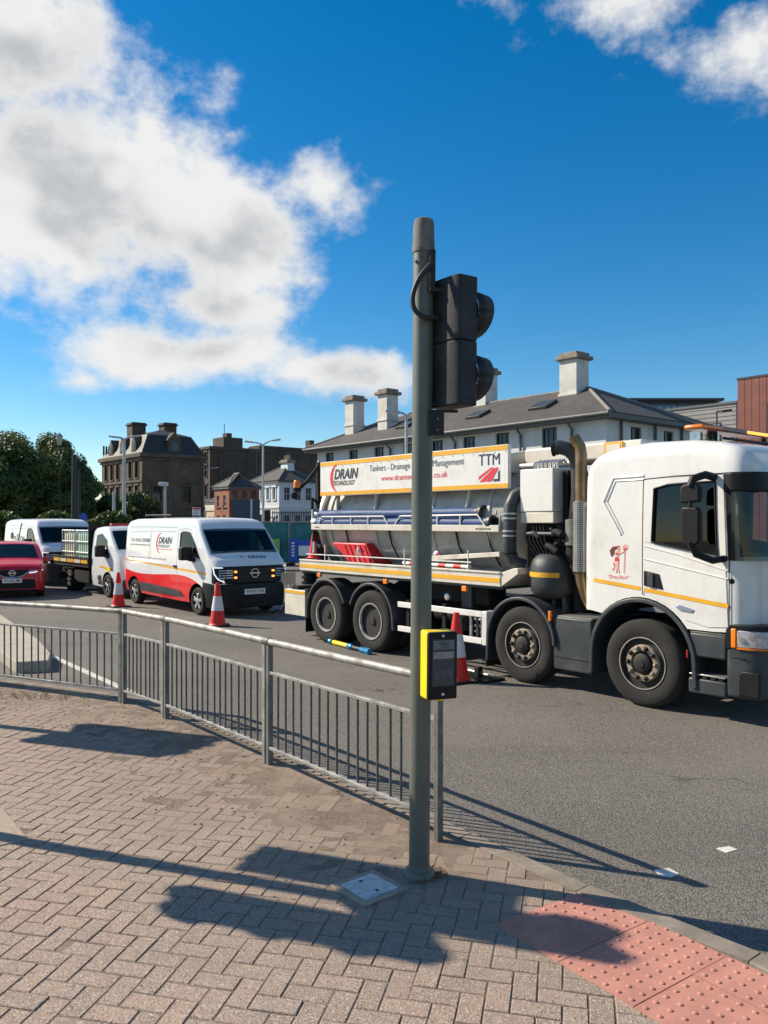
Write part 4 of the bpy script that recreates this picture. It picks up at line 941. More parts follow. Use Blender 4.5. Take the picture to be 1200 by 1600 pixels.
dd = h.math('ADD', h.math('MULTIPLY', u_, u_), h.math('MULTIPLY', v_, v_)); h.put(p_.inputs['Base Color'], h.mix(h.math('LESS_THAN', dd, .085), old, (.02, .018, .016)))
mk('heat_shield', G().lathe([(.088, 1.40), (.094, 1.402), (.094, 2.20), (.088, 2.203), (.07, 2.22)], (EX, EY, 0), 'z', 24), EX_SH, ex)
mk('exhaust_foot', G().tube([(EX, EY, 1.41), (EX + .005, EY, 1.3), (EX + .03, EY + .03, 1.12), (EX + .06, EY + .1, .98)], [.07, .066, .05, .05], 14), EXHB, ex)
mk('air_filter', G().lathe([(.05, 1.68), (.12, 1.70), (.12, 2.0), (.05, 2.02)], (-1.06, .26, 0), 'z', 18), GALVD, T)
mk('intake_duct', G().tube([(-1.0, .3, 2.5), (-1.02, .28, 2.2), (-1.1, .3, 1.6), (-1.0, .4, 1.2)], .11, 16), CHAS, T)
# cab
CW = 1.10
cs = [(-.735, 2.42, 1.05, 1.0, .10), (-.725, 2.56, 1.08, .99, .10), (-.69, 2.65, 1.095, .985, .11), (-.62, 2.72, 1.10, .98, .12), (-.5, 2.775, 1.10, .96, .14), (-.3, 2.815, 1.10, .93, .17), (0, 2.838, 1.10, .91, .18), (.5, 2.825, 1.10, .89, .18), (.8, 2.785, 1.10, .89, .18),
      (.97, 2.735, 1.098, .90, .18), (1.03, 2.70, 1.085, .90, .18), (1.08, 2.66, 1.055, .92, .18), (1.12, 2.61, 1.01, .93, .17), (1.15, 2.55, .95, .94, .15), (1.17, 2.48, .87, .95, .12), (1.23, 2.0, .86, .95, .06), (1.29, 1.5, .855, .95, .05), (1.325, 1.2, .85, .95, .05), (1.335, 1.03, .845, .95, .03)]
CB = Body(cs, CW, 1.75, .035, .0, .015, 2.8)
cabo = mk('cab', CB.loft([-.66, -.56, -.4, -.15, .25, .65, .9, 1.0, 1.055, 1.2, 1.26]), WHITE, T, smooth=50)
cut(cabo, [cylx(-.02, .52, .655, -.2, 2.5, 40)], BLK)
WIN = [(.125, 1.765), (.3, 1.735), (.6, 1.685), (.845, 1.645), (.81, 2.378), (.6, 2.372), (.3, 2.362), (.145, 2.325)]
cut(cabo, [G().prism([(-.55, 1.25), (.95, 1.25), (1.12, 1.40), (1.10, 2.40), (.9, 2.60), (-.45, 2.60)], .10, 2.10), G().prism(WIN, -.2, 2.4), G().prism([(.98, 1.62), (1.5, 1.62), (1.5, 2.44), (.98, 2.44)], .24, 1.96), G().prism([(1.02, 1.64), (1.5, 1.64), (1.5, 2.44), (1.02, 2.44)], .03, 2.17)], TRIM)
interior(T, 1.10, .20, 1.28, CW, 1.0, 1.66, 1)
Y0 = lambda x, z, o=.004: CB.side(x, z, o)
# windscreen that wraps to the pillars
def wrap(z0, z1, off, ncol=34, nz=8, x_back=.985, lim=1.):
    rows = []
    for i in range(nz + 1):
        z = z0 + (z1 - z0) * i / nz; xf = 1.17 + (2.48 - z) * .118; row = []
        for j in range(ncol + 1):
            t = (j / ncol * 2 - 1) * lim; sgn = -1 if t < 0 else 1; a = abs(t)
            if a < .7: yy = a / .7 * .86; x = xf + off
            else: th = (a - .7) / .3 * math.pi / 2; yy = .86 + (.235 + off) * math.sin(th); x = x_back + (xf + off - x_back) * math.cos(th)
            row.append((x, CW + sgn * yy, z))
        rows.append(row)
    return G().grid(rows)
ws = mk('windscreen', wrap(1.60, 2.45, .012), CGLASS, T, recalc=False)
so_ = mk('sun_visor', wrap(2.27, 2.46, .055, x_back=.93), BLK, T, recalc=False); sm = so_.modifiers.new('s', 'SOLIDIFY'); sm.thickness = .03
mk('grille_panel', wrap(.99, 1.34, .008, x_back=1.08, lim=.56), BLK, T, recalc=False)
mk('pillar_trim', CB.side_patch([(.955, 1.60), (1.02, 1.60)], [(.905, 2.46), (.99, 2.46)], .006), BLK, T, recalc=False)
def sidebox(name, parent, mat, pts, y0, y1, bevel=.003): return mk(name, G().prism(pts, y0, y1), mat, parent, bevel=bevel)
def lines(name, parent, mat, pth, w=.008, off=.002):
    g = G()
    for (xa, za), (xb, zb) in zip(pth, pth[1:]):
        d = Vector((xb - xa, zb - za)); L = d.length; d = d / L; nn = Vector((-d.y, d.x)) * w / 2; k = max(1, int(L / .12)); rows = [[], []]
        for i in range(k + 1):
            x, z = xa + d.x * L * i / k, za + d.y * L * i / k
            for q, sg_ in ((0, 1), (1, -1)): X_, Z_ = x + nn.x * sg_, z + nn.y * sg_; rows[q].append((X_, Y0(X_, Z_, off), Z_))
        g.grid(rows)
    return mk(name, g, mat, parent, recalc=False)
gd = CB.side_patch([(.02, 1.24), (.3, 1.12), (.5, .98), (.75, .93), (.95, .95)], [(.02, 1.77), (.3, 1.70), (.5, 1.665), (.75, 1.625), (.925, 1.60)], .007, nz=8)
for q in (CB.side_patch([(.02, 1.77), (.115, 1.755)], [(.02, 2.415), (.135, 2.335)], .007), CB.side_patch([(.02, 2.415), (.135, 2.335), (.3, 2.375), (.6, 2.385), (.82, 2.39), (.86, 2.39)], [(.02, 2.42), (.135, 2.43), (.3, 2.435), (.6, 2.44), (.82, 2.44), (.90, 2.44)], .007), CB.side_patch([(.855, 1.63), (.935, 1.60)], [(.82, 2.39), (.895, 2.42)], .007)): gd.add(q.v, q.f)
door = mk('door', gd, WHITE, T, recalc=False)
lines('door_seam', door, CHAS, [(.012, 1.20), (.012, 2.43), (.4, 2.45), (.915, 2.455), (.965, 1.60), (.965, .95)], .011, .0085)
for q in ([(.03, 1.725), (.4, 1.648), (.95, 1.50)], [(.03, 1.585), (.5, 1.50), (.95, 1.42)]): mk('door_crease', G().tube([(x, Y0(x, z, .006), z) for x, z in q], .009, 8), WHITE, door)
mk('window_seal', G().tube([(x, Y0(x, z, .012), z) for x, z in WIN + WIN[:1]], .012, 6), BLK, door)
mk('side_window', CB.side_patch([(.125, 1.765), (.3, 1.735), (.6, 1.685), (.845, 1.645)], [(.145, 2.325), (.3, 2.362), (.6, 2.372), (.81, 2.378)], -.012), CGLASS, door, recalc=False)
hd_ = sidebox('door_handle', door, BLK, [(.03, 1.30), (.03, 1.46), (.21, 1.43), (.255, 1.27)], -.016, .01, .006); sidebox('handle_grip', hd_, GRYP, [(.08, 1.30), (.08, 1.44), (.15, 1.43), (.15, 1.29)], -.030, -.017, .004)
sidebox('badge', door, M('badge_blue_grey', (.30, .33, .45), .35, .4, var=.1), [(.40, 1.10), (.44, 1.13), (.60, 1.09), (.58, 1.06), (.45, 1.07)], -.016, .0, .002)
lines('cab_yellow_stripe', cabo, YEL, [(-.71, 1.335), (-.02, 1.265)], .042, .004)
lines('cab_yellow_stripe', door, YEL, [(.03, 1.258), (.955, 1.155)], .042, .0105)
def ridge(name, parent, pth, r_=.011, off=.0): return mk(name, G().tube([(x, Y0(x, z, off), z) for x, z in pth], r_, 8), WHITE, parent)
hexp = [(.01, 2.47), (-.37, 2.46), (-.49, 2.20), (-.26, 1.84)]
ridge('cab_panel_ridge', cabo, hexp, .013); ridge('cab_panel_ridge', cabo, [(.01, 2.43), (-.34, 2.425), (-.445, 2.20), (-.235, 1.86)], .009)
# red devil emblem
em = lambda pts, mt: mk('emblem', G().add([(x, Y0(x, z, .005), z) for x, z in pts], [tuple(range(len(pts)))]), mt, cabo)
ex0, ez0, es = -.40, 1.42, 1.0
def E(pts, mt): em([(ex0 + a * es, ez0 + b * es) for a, b in pts], mt)
E([(.02, .17), (.0, .24), (.04, .285), (.10, .29), (.11, .26), (.06, .25), (.05, .20)], INKB)
E([(.075, .285), (.115, .29), (.13, .265), (.11, .235), (.085, .24)], SKIN); E([(.065, .285), (.125, .300), (.13, .288), (.07, .275)], INKR)
E([(.07, .235), (.12, .235), (.125, .20), (.105, .18), (.075, .18)], SKIN); E([(.07, .215), (.125, .22), (.125, .195), (.075, .195)], INKR)
E([(.068, .17), (.112, .17), (.118, .125), (.062, .125)], INKR); E([(.065, .125), (.09, .125), (.095, .05), (.09, .0), (.075, .0), (.075, .05)], SKIN); E([(.09, .125), (.117, .125), (.11, .06), (.125, .0), (.108, .0), (.095, .06)], SKIN)
E([(.115, .225), (.165, .235), (.185, .255), (.19, .245), (.165, .218), (.12, .205)], SKIN)
E([(.19, .28), (.198, .28), (.185, .0), (.178, .0)], INKR); E([(.165, .30), (.171, .30), (.177, .265), (.212, .27), (.222, .305), (.228, .303), (.217, .257), (.172, .252)], INKR); E([(.192, .32), (.199, .32), (.196, .26), (.190, .26)], INKR)
E([(.03, .03), (.06, .06), (.04, .11), (.05, .11), (.07, .06), (.035, .02)], INKR)
text('"Dirty Devil"', cabo, INKR, .26, .05, lambda a, b: (-.42 + a, Y0(-.42 + a, 1.35, .005), 1.345 + b), shear=.35)
# lower cab: bumper, steps, lamp
pl = [(.93, .0), (1.05, .0), (1.16, .02), (1.26, .08), (1.32, .18), (1.345, .34), (1.35, 1.1), (1.345, 1.86), (1.32, 2.02), (1.26, 2.12), (1.16, 2.18), (1.05, 2.2), (.93, 2.2)]
bp = mk('bumper', G().prism(pl, .27, .88, 'z'), GRYP, T, bevel=.035, seg=3); box('bumper_groove', bp, CHAS, 1.0, 1.12, -.003, .02, .655, .665)
mk('bumper_recess', G().prism([(1.06, .30), (1.06, .50), (1.09, .54), (1.26, .54), (1.26, .30)], -.006, .03), BLK, bp, bevel=.01)
lampc = mk('headlamp_housing', G().prism([(.92, .74), (.93, .93), (.965, .975), (.985, .975), (.985, .74)], -.008, .1), BLK, T, bevel=.012)
mk('headlamp', G().prism([(1.045, -.014), (1.16, .004), (1.27, .066), (1.335, .18), (1.345, .30), (1.2, .30), (1.1, .1)], .765, .93, 'z'), LAMP, T, bevel=.01)
mk('lamp_brow', G().prism([(.985, -.010), (1.16, -.002), (1.275, .06), (1.345, .18), (1.36, .40), (1.2, .40), (1.1, .1)], .932, .985, 'z'), BLK, T, bevel=.01)
mk('lamp_foot', G().prism([(1.045, -.016), (1.16, .002), (1.272, .064), (1.338, .18), (1.35, .30), (1.2, .30), (1.1, .1)], .748, .764, 'z'), AMBER, T)
for k_, (a_, b_) in enumerate(((1.10, -.004), (1.17, .016), (1.23, .052))): mk('lamp_reflector', G().lathe([(.028, b_ - .012), (.022, b_ + .002)], (a_, 0, .84 + .03 * (k_ % 2)), 'y', 12), CHROME, T)
mk('indicator', G().box(.985, 1.04, -.02, .05, .755, .945), AMBER, T, bevel=.012)
st_ = mk('step_well', G().box(.53, .93, .22, .5, .25, .95), CHAS, T); box('step_cover', st_, GRYP, .545, .93, .0, .22, .62, .86, .02, 3); box('step_tread', st_, GALVD, .55, .92, .01, .22, .86, .875, .004)
box('step_cover', st_, GRYP, .53, .93, .0, .22, .25, .405, .02, 3); box('step_tread', st_, ALU, .54, .92, .005, .22, .435, .45, .003)
for k in range(4): mk('step_hole', G().lathe([(.026, .02), (.026, .006)], (.62 + k * .085, 0, .420), 'y', 12), CHAS, st_)
mk('headlamp', G().prism([(1.345, 1.90), (1.335, 2.02), (1.27, 2.134), (1.16, 2.196), (1.045, 2.214), (1.1, 2.1), (1.2, 1.90)], .765, .93, 'z'), LAMP, T, bevel=.01)
mk('indicator', G().box(.985, 1.04, TW - .05, TW + .02, .755, .945), AMBER, T, bevel=.012)
for z in (1.06, 1.14, 1.22, 1.29): mk('grille_slat', G().tube([(1.365 - (z - .95) * .11, .50, z), (1.372 - (z - .95) * .11, 1.1, z), (1.365 - (z - .95) * .11, 1.7, z)], .014, 6), GRYP, T)
box('lower_grille', bp, CHAS, 1.33, 1.358, .45, 1.75, .50, .74, .01); box('number_plate', T, PLATE, 1.352, 1.365, .86, 1.34, .36, .46, .003)
for y in (.55, 1.15): mk('wiper', G().tube([(1.30, y, 1.60), (1.285, y + .25, 1.75), (1.26, y + .52, 1.98)], .010, 6), BLK, T)
# mirrors
mr = mk('mirror', G().prism([(.61, 1.80), (.60, 2.10), (.63, 2.13), (.77, 2.12), (.80, 2.08), (.80, 1.80), (.77, 1.75), (.64, 1.75)], -.27, -.19), BLK, T, bevel=.02, seg=3)
mk('mirror_upper', G().prism([(.59, 2.16), (.59, 2.31), (.63, 2.35), (.77, 2.35), (.80, 2.31), (.80, 2.17)], -.27, -.19), BLK, mr, bevel=.02, seg=3)
mk('mirror_arm', G().tube([(.80, .02, 2.42), (.78, -.12, 2.44), (.72, -.24, 2.40), (.70, -.26, 2.32)], .04, 10), BLK, mr); mk('mirror_arm', G().tube([(.92, .02, 1.62), (.86, -.12, 1.60), (.74, -.22, 1.66), (.70, -.25, 1.78)], .035, 10), BLK, mr)
mk('mirror_arm', G().tube([(.70, -.25, 1.8), (.70, -.25, 2.3)], .02, 8), BLK, mr)
mk('corner_camera', G().lathe([(.028, -.02), (.022, -.045), (.012, -.05)], (1.0, .0, 1.40), 'y', 12), BLK, T)
lb = mk('light_bar', G().box(.42, .62, .12, 2.08, 2.925, 2.985), M('light_bar_smoked', (.20, .07, .035), .25, var=.2, vs=5), T, bevel=.02, seg=3)
box('amber_lens', lb, AMBLIT, .415, .625, 1.05, 2.085, 2.935, 2.975, .015); box('amber_lens', lb, AMBER, .415, .625, .115, .55, 2.935, 2.975, .015)
for y in (.45, .55, 1.65): mk('light_bar_foot', G().tube([(.52, y, 2.80), (.52, y, 2.93)], .028, 10), BLK, lb)
mk('roof_rail', G().tube([(.75, .3, 2.83), (.75, 1.9, 2.83)], .015, 8), BLK, T)
# rear end
rl_ = box('rear_locker', T, CREAM, -7.16, -6.52, .06, .5, .36, .80, .008); box('yellow_stripe', rl_, YEL, -7.155, -6.525, .054, .058, .735, .785); box('locker_edge', rl_, CHAS, -6.52, -6.42, .05, .5, .30, .84, .01)
hr = mk('rear_hose_reel', G().lathe([(.13, -.10), (.15, -.09), (.15, -.05), (.11, -.04), (.11, -.01), (.15, 0), (.15, .04), (.11, .05), (.11, .08), (.15, .09), (.15, .13)], (-6.65, .25, 1.0), 'z', 22), BLK, T)
mk('rear_crossmember', G().box(-7.0, -6.8, .1, 2.1, .62, .86), CHAS, T)
mk('beacon_arm', G().tube([(-6.45, .3, 2.95), (-6.6, .2, 2.72), (-6.75, .1, 2.55)], .03, 8), BLK, T)
bc = mk('beacon', G().lathe([(.075, 2.50), (.075, 2.56)], (-6.77, .06, 0), 'z', 16), BLK, T); mk('amber_lens', G().lathe([(.062, 2.56), (.062, 2.66), (.045, 2.69), (.02, 2.69)], (-6.77, .06, 0), 'z', 16), AMBER, bc)
mk('work_lamp', G().lathe([(.03, -.04), (.06, 0), (.06, .05), (.03, .06)], (-6.86, 0.04, 2.43), 'y', 14), BLK, T)
mk('rear_post', G().box(-6.55, -6.47, .3, .5, 1.3, 3.0), CHAS, T)
mk('rear_door_ring', G().lathe([(.88, -6.34), (.93, -6.33), (.93, -6.26), (.88, -6.25)], (0, 1.12, 1.98), 'x', 40), ALU, T)
for k, (x, z) in enumerate(((-6.42, 2.3), (-6.40, 2.12), (-6.38, 1.75), (-6.36, 1.55))): mk('door_clamp', G().tube([(x, .25, z), (x - .06, .18, z + .08), (x - .02, .15, z - .1)], .03, 8), ALU if k % 2 else CHAS, T)
for k in range(9): mk('weld_rib', G().tube([(-6.1 + k * .47, .36, 2.33), (-6.1 + k * .47, .262, 2.08)], .012, 6), TANKC, tk)
for x in (-5.2, -3.4): v_ = mk('valve', G().lathe([(.05, .30), (.05, .22), (.07, .215), (.07, .18), (.03, .17)], (x, 0, 1.50), 'y', 16), ALU, T); mk('valve_lever', G().tube([(x, .17, 1.50), (x + .10, .15, 1.56)], .010, 6), REDPL, v_)
for k in range(22): mk('rivet', G().lathe([(.010, SY), (.008, SY - .006)], (-6.08 + k * .193, 0, 2.875), 'y', 6), ALU, sg)
for k in range(6): mk('hydraulic_line', G().tube([(-1.75 + k * .05, .2, 1.95), (-1.72 + k * .06, .14, 1.75), (-1.6 + k * .05, .2, 1.55), (-1.5 + k * .06, .3, 1.0)], .012, 6), CHAS, T)
# loads on the bed: separate things
q = on_truck('plastic_barrier_board', 'red moulded plastic tray lying on the lorry bed behind the rail', 'tray', -5.45, .30, 1.31, rz=0.)
g = G(); top = [(-.46, .33), (.44, .33), (.62, .10), (.70, .02)]
mk('tray_shell', G().prism([(-.46, .30), (-.42, .33), (.44, .33), (.66, .03), (.64, .0), (.02, .0), (-.30, .22)], -.12, .28), REDPL, q, bevel=.02)
for k in range(5): mk('tray_rib', G().tube([(-.1 + k * .13, -.128, .30), (.06 + k * .13, -.128, .02)], .008, 6), REDPL, q)
q = on_truck('ladder', 'aluminium ladder lying on the lorry bed', 'ladder', -3.6, .16, 1.42)
for y in (0, .30): mk('ladder_rail', G().obox((.65, y, .08), (.78, 0, .06), (0, .014, 0), (-.002, 0, .032)), ALU if y else CREAM, q, bevel=.006)
for k in range(5): x = .1 + k * .28; mk('rung', G().tube([(x, 0, .08 + (x - .65) * .077), (x, .30, .08 + (x - .65) * .077)], .014, 8), ALU, q)
q = on_truck('warning_pole', 'red and white banded pole lying along the lorry bed', 'pole', -4.0, .10, 1.375)
for k in range(9): mk('band', G().tube([(k * .15, 0, 0), (k * .15 + .15, 0, 0)], .030, 12), REDP if k % 2 else WHITE, q)
cone(tl(-6.58, .28, 1.345), .50, 'plain red cone without sleeve standing on the rear of the lorry bed', sleeve=False)
# hydrant nozzle on the road
a, b = gp(515, 1006), gp(578, 1023); d = b - a; q = thing('hose_nozzle', 'blue and yellow hose nozzle lying on the road beside the rear wheels', 'nozzle', (a.x, a.y, ROAD_Z + .045), math.atan2(d.y, d.x)); L = d.length
BLN = M('nozzle_blue', (.02, .20, .42), .35, .3, var=.15)
mk('barrel', G().lathe([(.03, .1 * L), (.036, .12 * L), (.036, .48 * L), (.03, .5 * L)], axis='x', n=14), YELBOX, q); mk('end_cap', G().lathe([(.03, 0), (.045, .01), (.045, .07), (.032, .09)], axis='x', n=14), BLN, q)
mk('collar', G().lathe([(.032, .47 * L), (.046, .49 * L), (.046, .58 * L), (.03, .6 * L)], axis='x', n=14), BLN, q); mk('shank', G().lathe([(.026, .58 * L), (.03, .7 * L), (.026, .8 * L)], axis='x', n=12), GRYP, q)
mk('claw', G().lathe([(.03, .78 * L), (.048, .8 * L), (.04, .86 * L), (.048, .92 * L), (.048, L), (.03, L)], axis='x', n=8), BLN, q)
# stabiliser foot beside the cone
p0 = gp(745, 1062); q = thing('stabiliser_plate', 'black plate with steel bar lying on the road behind the cone', 'plate', (p0.x, p0.y, ROAD_Z), UA)
box('plate', q, BLK, -.35, .25, -.1, .25, .0, .03, .005); mk('bar', G().tube([(-.2, .05, .09), (.25, .05, .07)], .018, 8), ALU, q); mk('pivot', G().box(-.05, .03, .0, .08, .03, .16), CHAS, q, bevel=.01)

# ------------------------------------------------------------------ panel vans
VA = math.atan2(-.76, .65)
def van(loc, label, mat, length, livery, bumper_col, plate_txt):
    t = thing('panel_van', label, 'van', loc, VA); yc = .90; re = -length
    st = [(re, 1.80, .82, .36, .10), (re + .03, 1.93, .86, .34, .14), (re + .12, 2.005, .885, .32, .16), (re + .4, 2.045, .90, .30, .17), (-2.2, 2.06, .90, .27, .17), (-.8, 2.055, .90, .25, .17), (-.40, 2.045, .90, .25, .17), (-.20, 2.01, .897, .25, .15), (-.10, 1.955, .895, .25, .13), (.0, 1.85, .893, .25, .10), (.25, 1.555, .89, .25, .08),
          (.46, 1.315, .885, .25, .08), (.53, 1.255, .88, .25, .10), (.62, 1.215, .865, .25, .12), (.70, 1.165, .84, .25, .13), (.76, 1.10, .80, .25, .12), (.795, 1.02, .76, .25, .10), (.815, .90, .73, .25, .06), (.825, .70, .72, .25, .04)]
    B = Body(st, yc, 1.05, .085, .03, .02, 2.0)
    xs = [re + .25, re + .8] + [re + 1.2 + .35 * k for k in range(9)]
    body = mk('body', B.loft([x for x in xs if x < .1] + [-.3, -.15, .1, .35, .58]), mat, t, smooth=42)
    wx = [0., -3.21] if length > 3.6 else [0., -2.9]
    cut(body, [cylx(x, .30, .375, y0, y1, 32) for x in wx for y0, y1 in ((-.2, .32), (1.48, 2.1))], BLK)
    cut(body, [G().prism([(-.80, .98), (.30, .98), (.40, 1.16), (-.02, 1.70), (-.12, 1.88), (-.80, 1.92)], .12, 1.68), G().prism([(-.12, 1.785), (.06, 1.785), (.9, 1.785), (.9, 1.36), (.43, 1.36), (.22, 1.36)], .14, 1.66), G().prism([(-.78, 1.35), (-.35, 1.30), (.08, 1.225), (-.14, 1.49), (-.37, 1.715), (-.50, 1.745), (-.71, 1.74), (-.78, 1.71)], -.2, 2.1)], TRIM)
    interior(t, .36, -.55, .70, yc, .78, 1.22, 1)
    # dark front end
    fs = [(.26, .74, .898, .20, .05), (.50, .73, .892, .19, .05), (.64, .72, .865, .18, .05), (.74, .71, .815, .18, .05), (.81, .70, .76, .18, .05), (.84, .68, .73, .18, .04), (.86, .60, .70, .20, .04)]
    F = Body(fs, yc, 1.05, .0, .03, .0, 2.0); fb = mk('front_bumper', F.loft([.38, .58, .69]), bumper_col, t, smooth=42)
    cut(fb, [cylx(0, .30, .375, y0, y1, 32) for y0, y1 in ((-.2, .32), (1.48, 2.1))], BLK)
    pl = [(.58, yc - .872), (.70, yc - .855), (.77, yc - .805), (.815, yc - .74), (.84, yc - .6), (.853, yc - .3), (.856, yc), (.853, yc + .3), (.84, yc + .6), (.815, yc + .74), (.77, yc + .805), (.70, yc + .855), (.58, yc + .872)]
    gr = mk('grille', G().prism(pl, .69, 1.05, 'z'), BLK, t, bevel=.02)
    for k in range(6): z = .74 + k * .048; mk('grille_slat', G().tube([(.848, yc - .42, z), (.860, yc, z), (.848, yc + .42, z)], .008, 6), GRYP, gr)
    mk('badge_ring', G().lathe([(.075, .860), (.082, .872), (.098, .872), (.104, .860)], (0, yc, .90), 'x', 24, close=True), CHROME, gr); box('badge_bar', gr, CHROME, .866, .876, yc - .125, yc + .125, .885, .915, .003)
    for sg in (-1, 1):
        hl = mk('headlight', G().tube([(.69, yc + sg * .868, 1.03), (.775, yc + sg * .81, 1.03), (.825, yc + sg * .735, 1.03)], .010, 6), DRL, gr)
        mk('light_outline', G().tube([(.66, yc + sg * .872, 1.035), (.70, yc + sg * .865, .90), (.775, yc + sg * .812, .79), (.835, yc + sg * .70, .735)], .013, 6), DRL, hl)
        for z in (.97, .92, .87, .82): mk('light_slat', G().tube([(.775, yc + sg * .805, z), (.83, yc + sg * .70, z), (.852, yc + sg * .52, z)], .013, 6), LAMP, hl)
        if livery:
            for z in (.94, .82): mk('strobe_lamp', G().box(.846, .866, yc + sg * .455 - .03, yc + sg * .455 + .03, z - .02, z + .02), AMBLIT, gr, bevel=.004)
        mk('fog_lamp', G().lathe([(.035, .0), (.03, .012)], (.835, yc + sg * .62, .40), 'x', 12), LAMP, fb)
    plate(t, .875, yc, .515, .50, .115, plate_txt)
    box('lower_grille', fb, CHAS, .84, .868, yc - .45, yc + .45, .27, .40, .01)
    # glass
    mk('windscreen', B.top_patch(.035, .475, .775, .006, 12, 14, .03), CGLASS, t, recalc=False)
    mk('wiper', G().tube([(.46, yc - .5, 1.345), (.40, yc + .05, 1.41)], .008, 6), BLK, t)
    for s_ in (0, 1):
        lo = [(-.80, 1.34), (-.6, 1.32), (-.35, 1.29), (-.1, 1.24), (.12, 1.20)]; hi = [(-.80, 1.72), (-.72, 1.755), (-.50, 1.76), (-.36, 1.73), (-.12, 1.50)]
        def mir(g): g.v = [(x, 2 * yc - y, z) for x, y, z in g.v]; return g
        f_ = (lambda g: mir(g)) if s_ else (lambda g: g)
        loop = lo + hi[::-1] + lo[:1]; mk('window_seal', f_(G().tube([(x, B.side(x, z, .004), z) for x, z in loop], .014, 6)), BLK, t)
        mk('side_window', f_(B.side_patch(lo, hi, .002)), CGLASS, t, recalc=False)
        y = (lambda v: 2 * yc - v) if s_ else (lambda v: v)
        m_ = mk('mirror', G().box(-.30, -.12, min(y(-.28), y(-.02)), max(y(-.28), y(-.02)), 1.16, 1.44), BLK, t, bevel=.035, seg=3); mk('mirror_arm', G().tube([(-.10, y(.02), 1.16), (-.16, y(-.12), 1.2)], .05, 8), BLK, m_)
    def seam(pth, w=.010, m=CHAS, off=.0035):
        g = G()
        for (xa, za), (xb, zb) in zip(pth, pth[1:]):
            k = 8; rows = [[], []]; d = Vector((xb - xa, zb - za)).normalized(); nn = Vector((-d.y, d.x)) * w / 2
            for i in range(k + 1):
                x, z = xa + (xb - xa) * i / k, za + (zb - za) * i / k
                for q, sg in ((0, 1), (1, -1)): rows[q].append((x + nn.x * sg, B.side(x + nn.x * sg, z + nn.y * sg, off), z + nn.y * sg))
            g.grid(rows)
        return mk('door_seam', g, m, t, recalc=False)
    SE = M('seam_grey', (.30, .31, .32), .6, var=0)
    seam([(-.92, .42), (-.92, 1.80), (-.50, 1.83), (-.30, 1.78)], .009, SE); seam([(.22, 1.13), (.26, .72)], .009, SE); seam([(-2.30, .45), (-2.30, 1.85)], .008, SE); seam([(-.93, .99), (-2.3, 1.02), (re + .1, 1.04)], .010, SE)
    seam([(re + .25, 1.85), (-2.3, 1.86), (-1.0, 1.85)], .010, SE); seam([(re + .42, 1.2), (re + .36, 1.72), (-2.36, 1.76), (-2.36, 1.16)], .008, SE); seam([(-2.24, 1.76), (-1.02, 1.76)], .008, SE)
    if livery:
        mk('side_rub_strip', B.side_patch([(-3.05 + .2, .36), (-2, .345), (-1, .345), (-.55, .36)], [(-2.85, .56), (-2, .53), (-1, .49), (-.75, .46)], .012), GRYP, t, recalc=False); mk('side_rub_strip', B.side_patch([(re + .01, .37), (re + .3, .37)], [(re + .01, .57), (re + .3, .57)], .012), GRYP, t, recalc=False)
    mk('door_handle', G().box(-1.06, -.92, B.side(-1., 1.) - .03, B.side(-1., 1.) + .01, .97, 1.02), BLK, t, bevel=.01)
    for x in wx:
        wheel(t, x, .015, .295, .19, 'alloy', False, 28); wheel(t, x, 1.785, .295, .19, 'alloy', True, 28)
    return t, B
VL = gp(307, 961.5)
vt, vb_ = van((VL.x, VL.y, ROAD_Z), 'white and red liveried drainage van parked behind the lorry', LIVERY, 3.83, True, BLK, 'WK25 XJB')
fn = lambda x0, z0: (lambda a, b: (x0 + a, vb_.side(x0 + a, z0 + b, .004), z0 + b))
text('Tel: 01633 387888', vt, INKG, 1.06, .085, fn(-3.42, 1.50)); text('www.draintechnology.co.uk', vt, INK, 1.10, .06, fn(-3.45, 1.40)); text('Tanker Hire - Drain Jetting - CCTV Surveys - Pipe Lining', vt, INK, 2.1, .045, fn(-3.56, 1.105))
mk('logo_crescent', crescent(-1.78, 1.49, .235, lambda x, z: (x, vb_.side(x, z, .004), z), 80, 275, .2), INKR, vt, recalc=False)
text('DRAIN', vt, INK, .70, .15, fn(-1.90, 1.48), shear=.3, bold=.02); text('TECHNOLOGY', vt, INKG, .64, .06, fn(-1.93, 1.395), shear=.3, bold=.01); mk('logo_line', vb_.side_patch([(-1.93, 1.35), (-1.2, 1.35)], [(-1.93, 1.362), (-1.2, 1.362)], .004), INKR, vt, recalc=False)
bf = lambda y0, x0: (lambda a, b: (x0 - b * .8, y0 + a, vb_.top(x0 - b * .8, y0 + a) + .006))
text('DRAIN', vt, INK, .46, .12, bf(.86, .68), shear=.3, bold=.02); mk('logo_crescent', crescent(.80, 0, .1, lambda a, b: (.62 - b * .6, a, vb_.top(.62 - b * .6, a) + .006), 90, 270, .3), INKR, vt, recalc=False)
box('roof_bar', vt, BLK, -3.0, -2.9, .2, 1.6, 2.10, 2.13); mk('roof_rack_rail', G().tube([(-3.2, .3, 2.13), (-1.8, .3, 2.13)], .02, 6), BLK, vt)
ot, ob_ = van((-10.9, 24.94, ROAD_Z), 'plain white van with blue side lettering parked furthest back', VANW, 3.45, False, GRYP, '')
fn2 = lambda x0, z0: (lambda a, b: (x0 + a, ob_.side(x0 + a, z0 + b, .004), z0 + b))
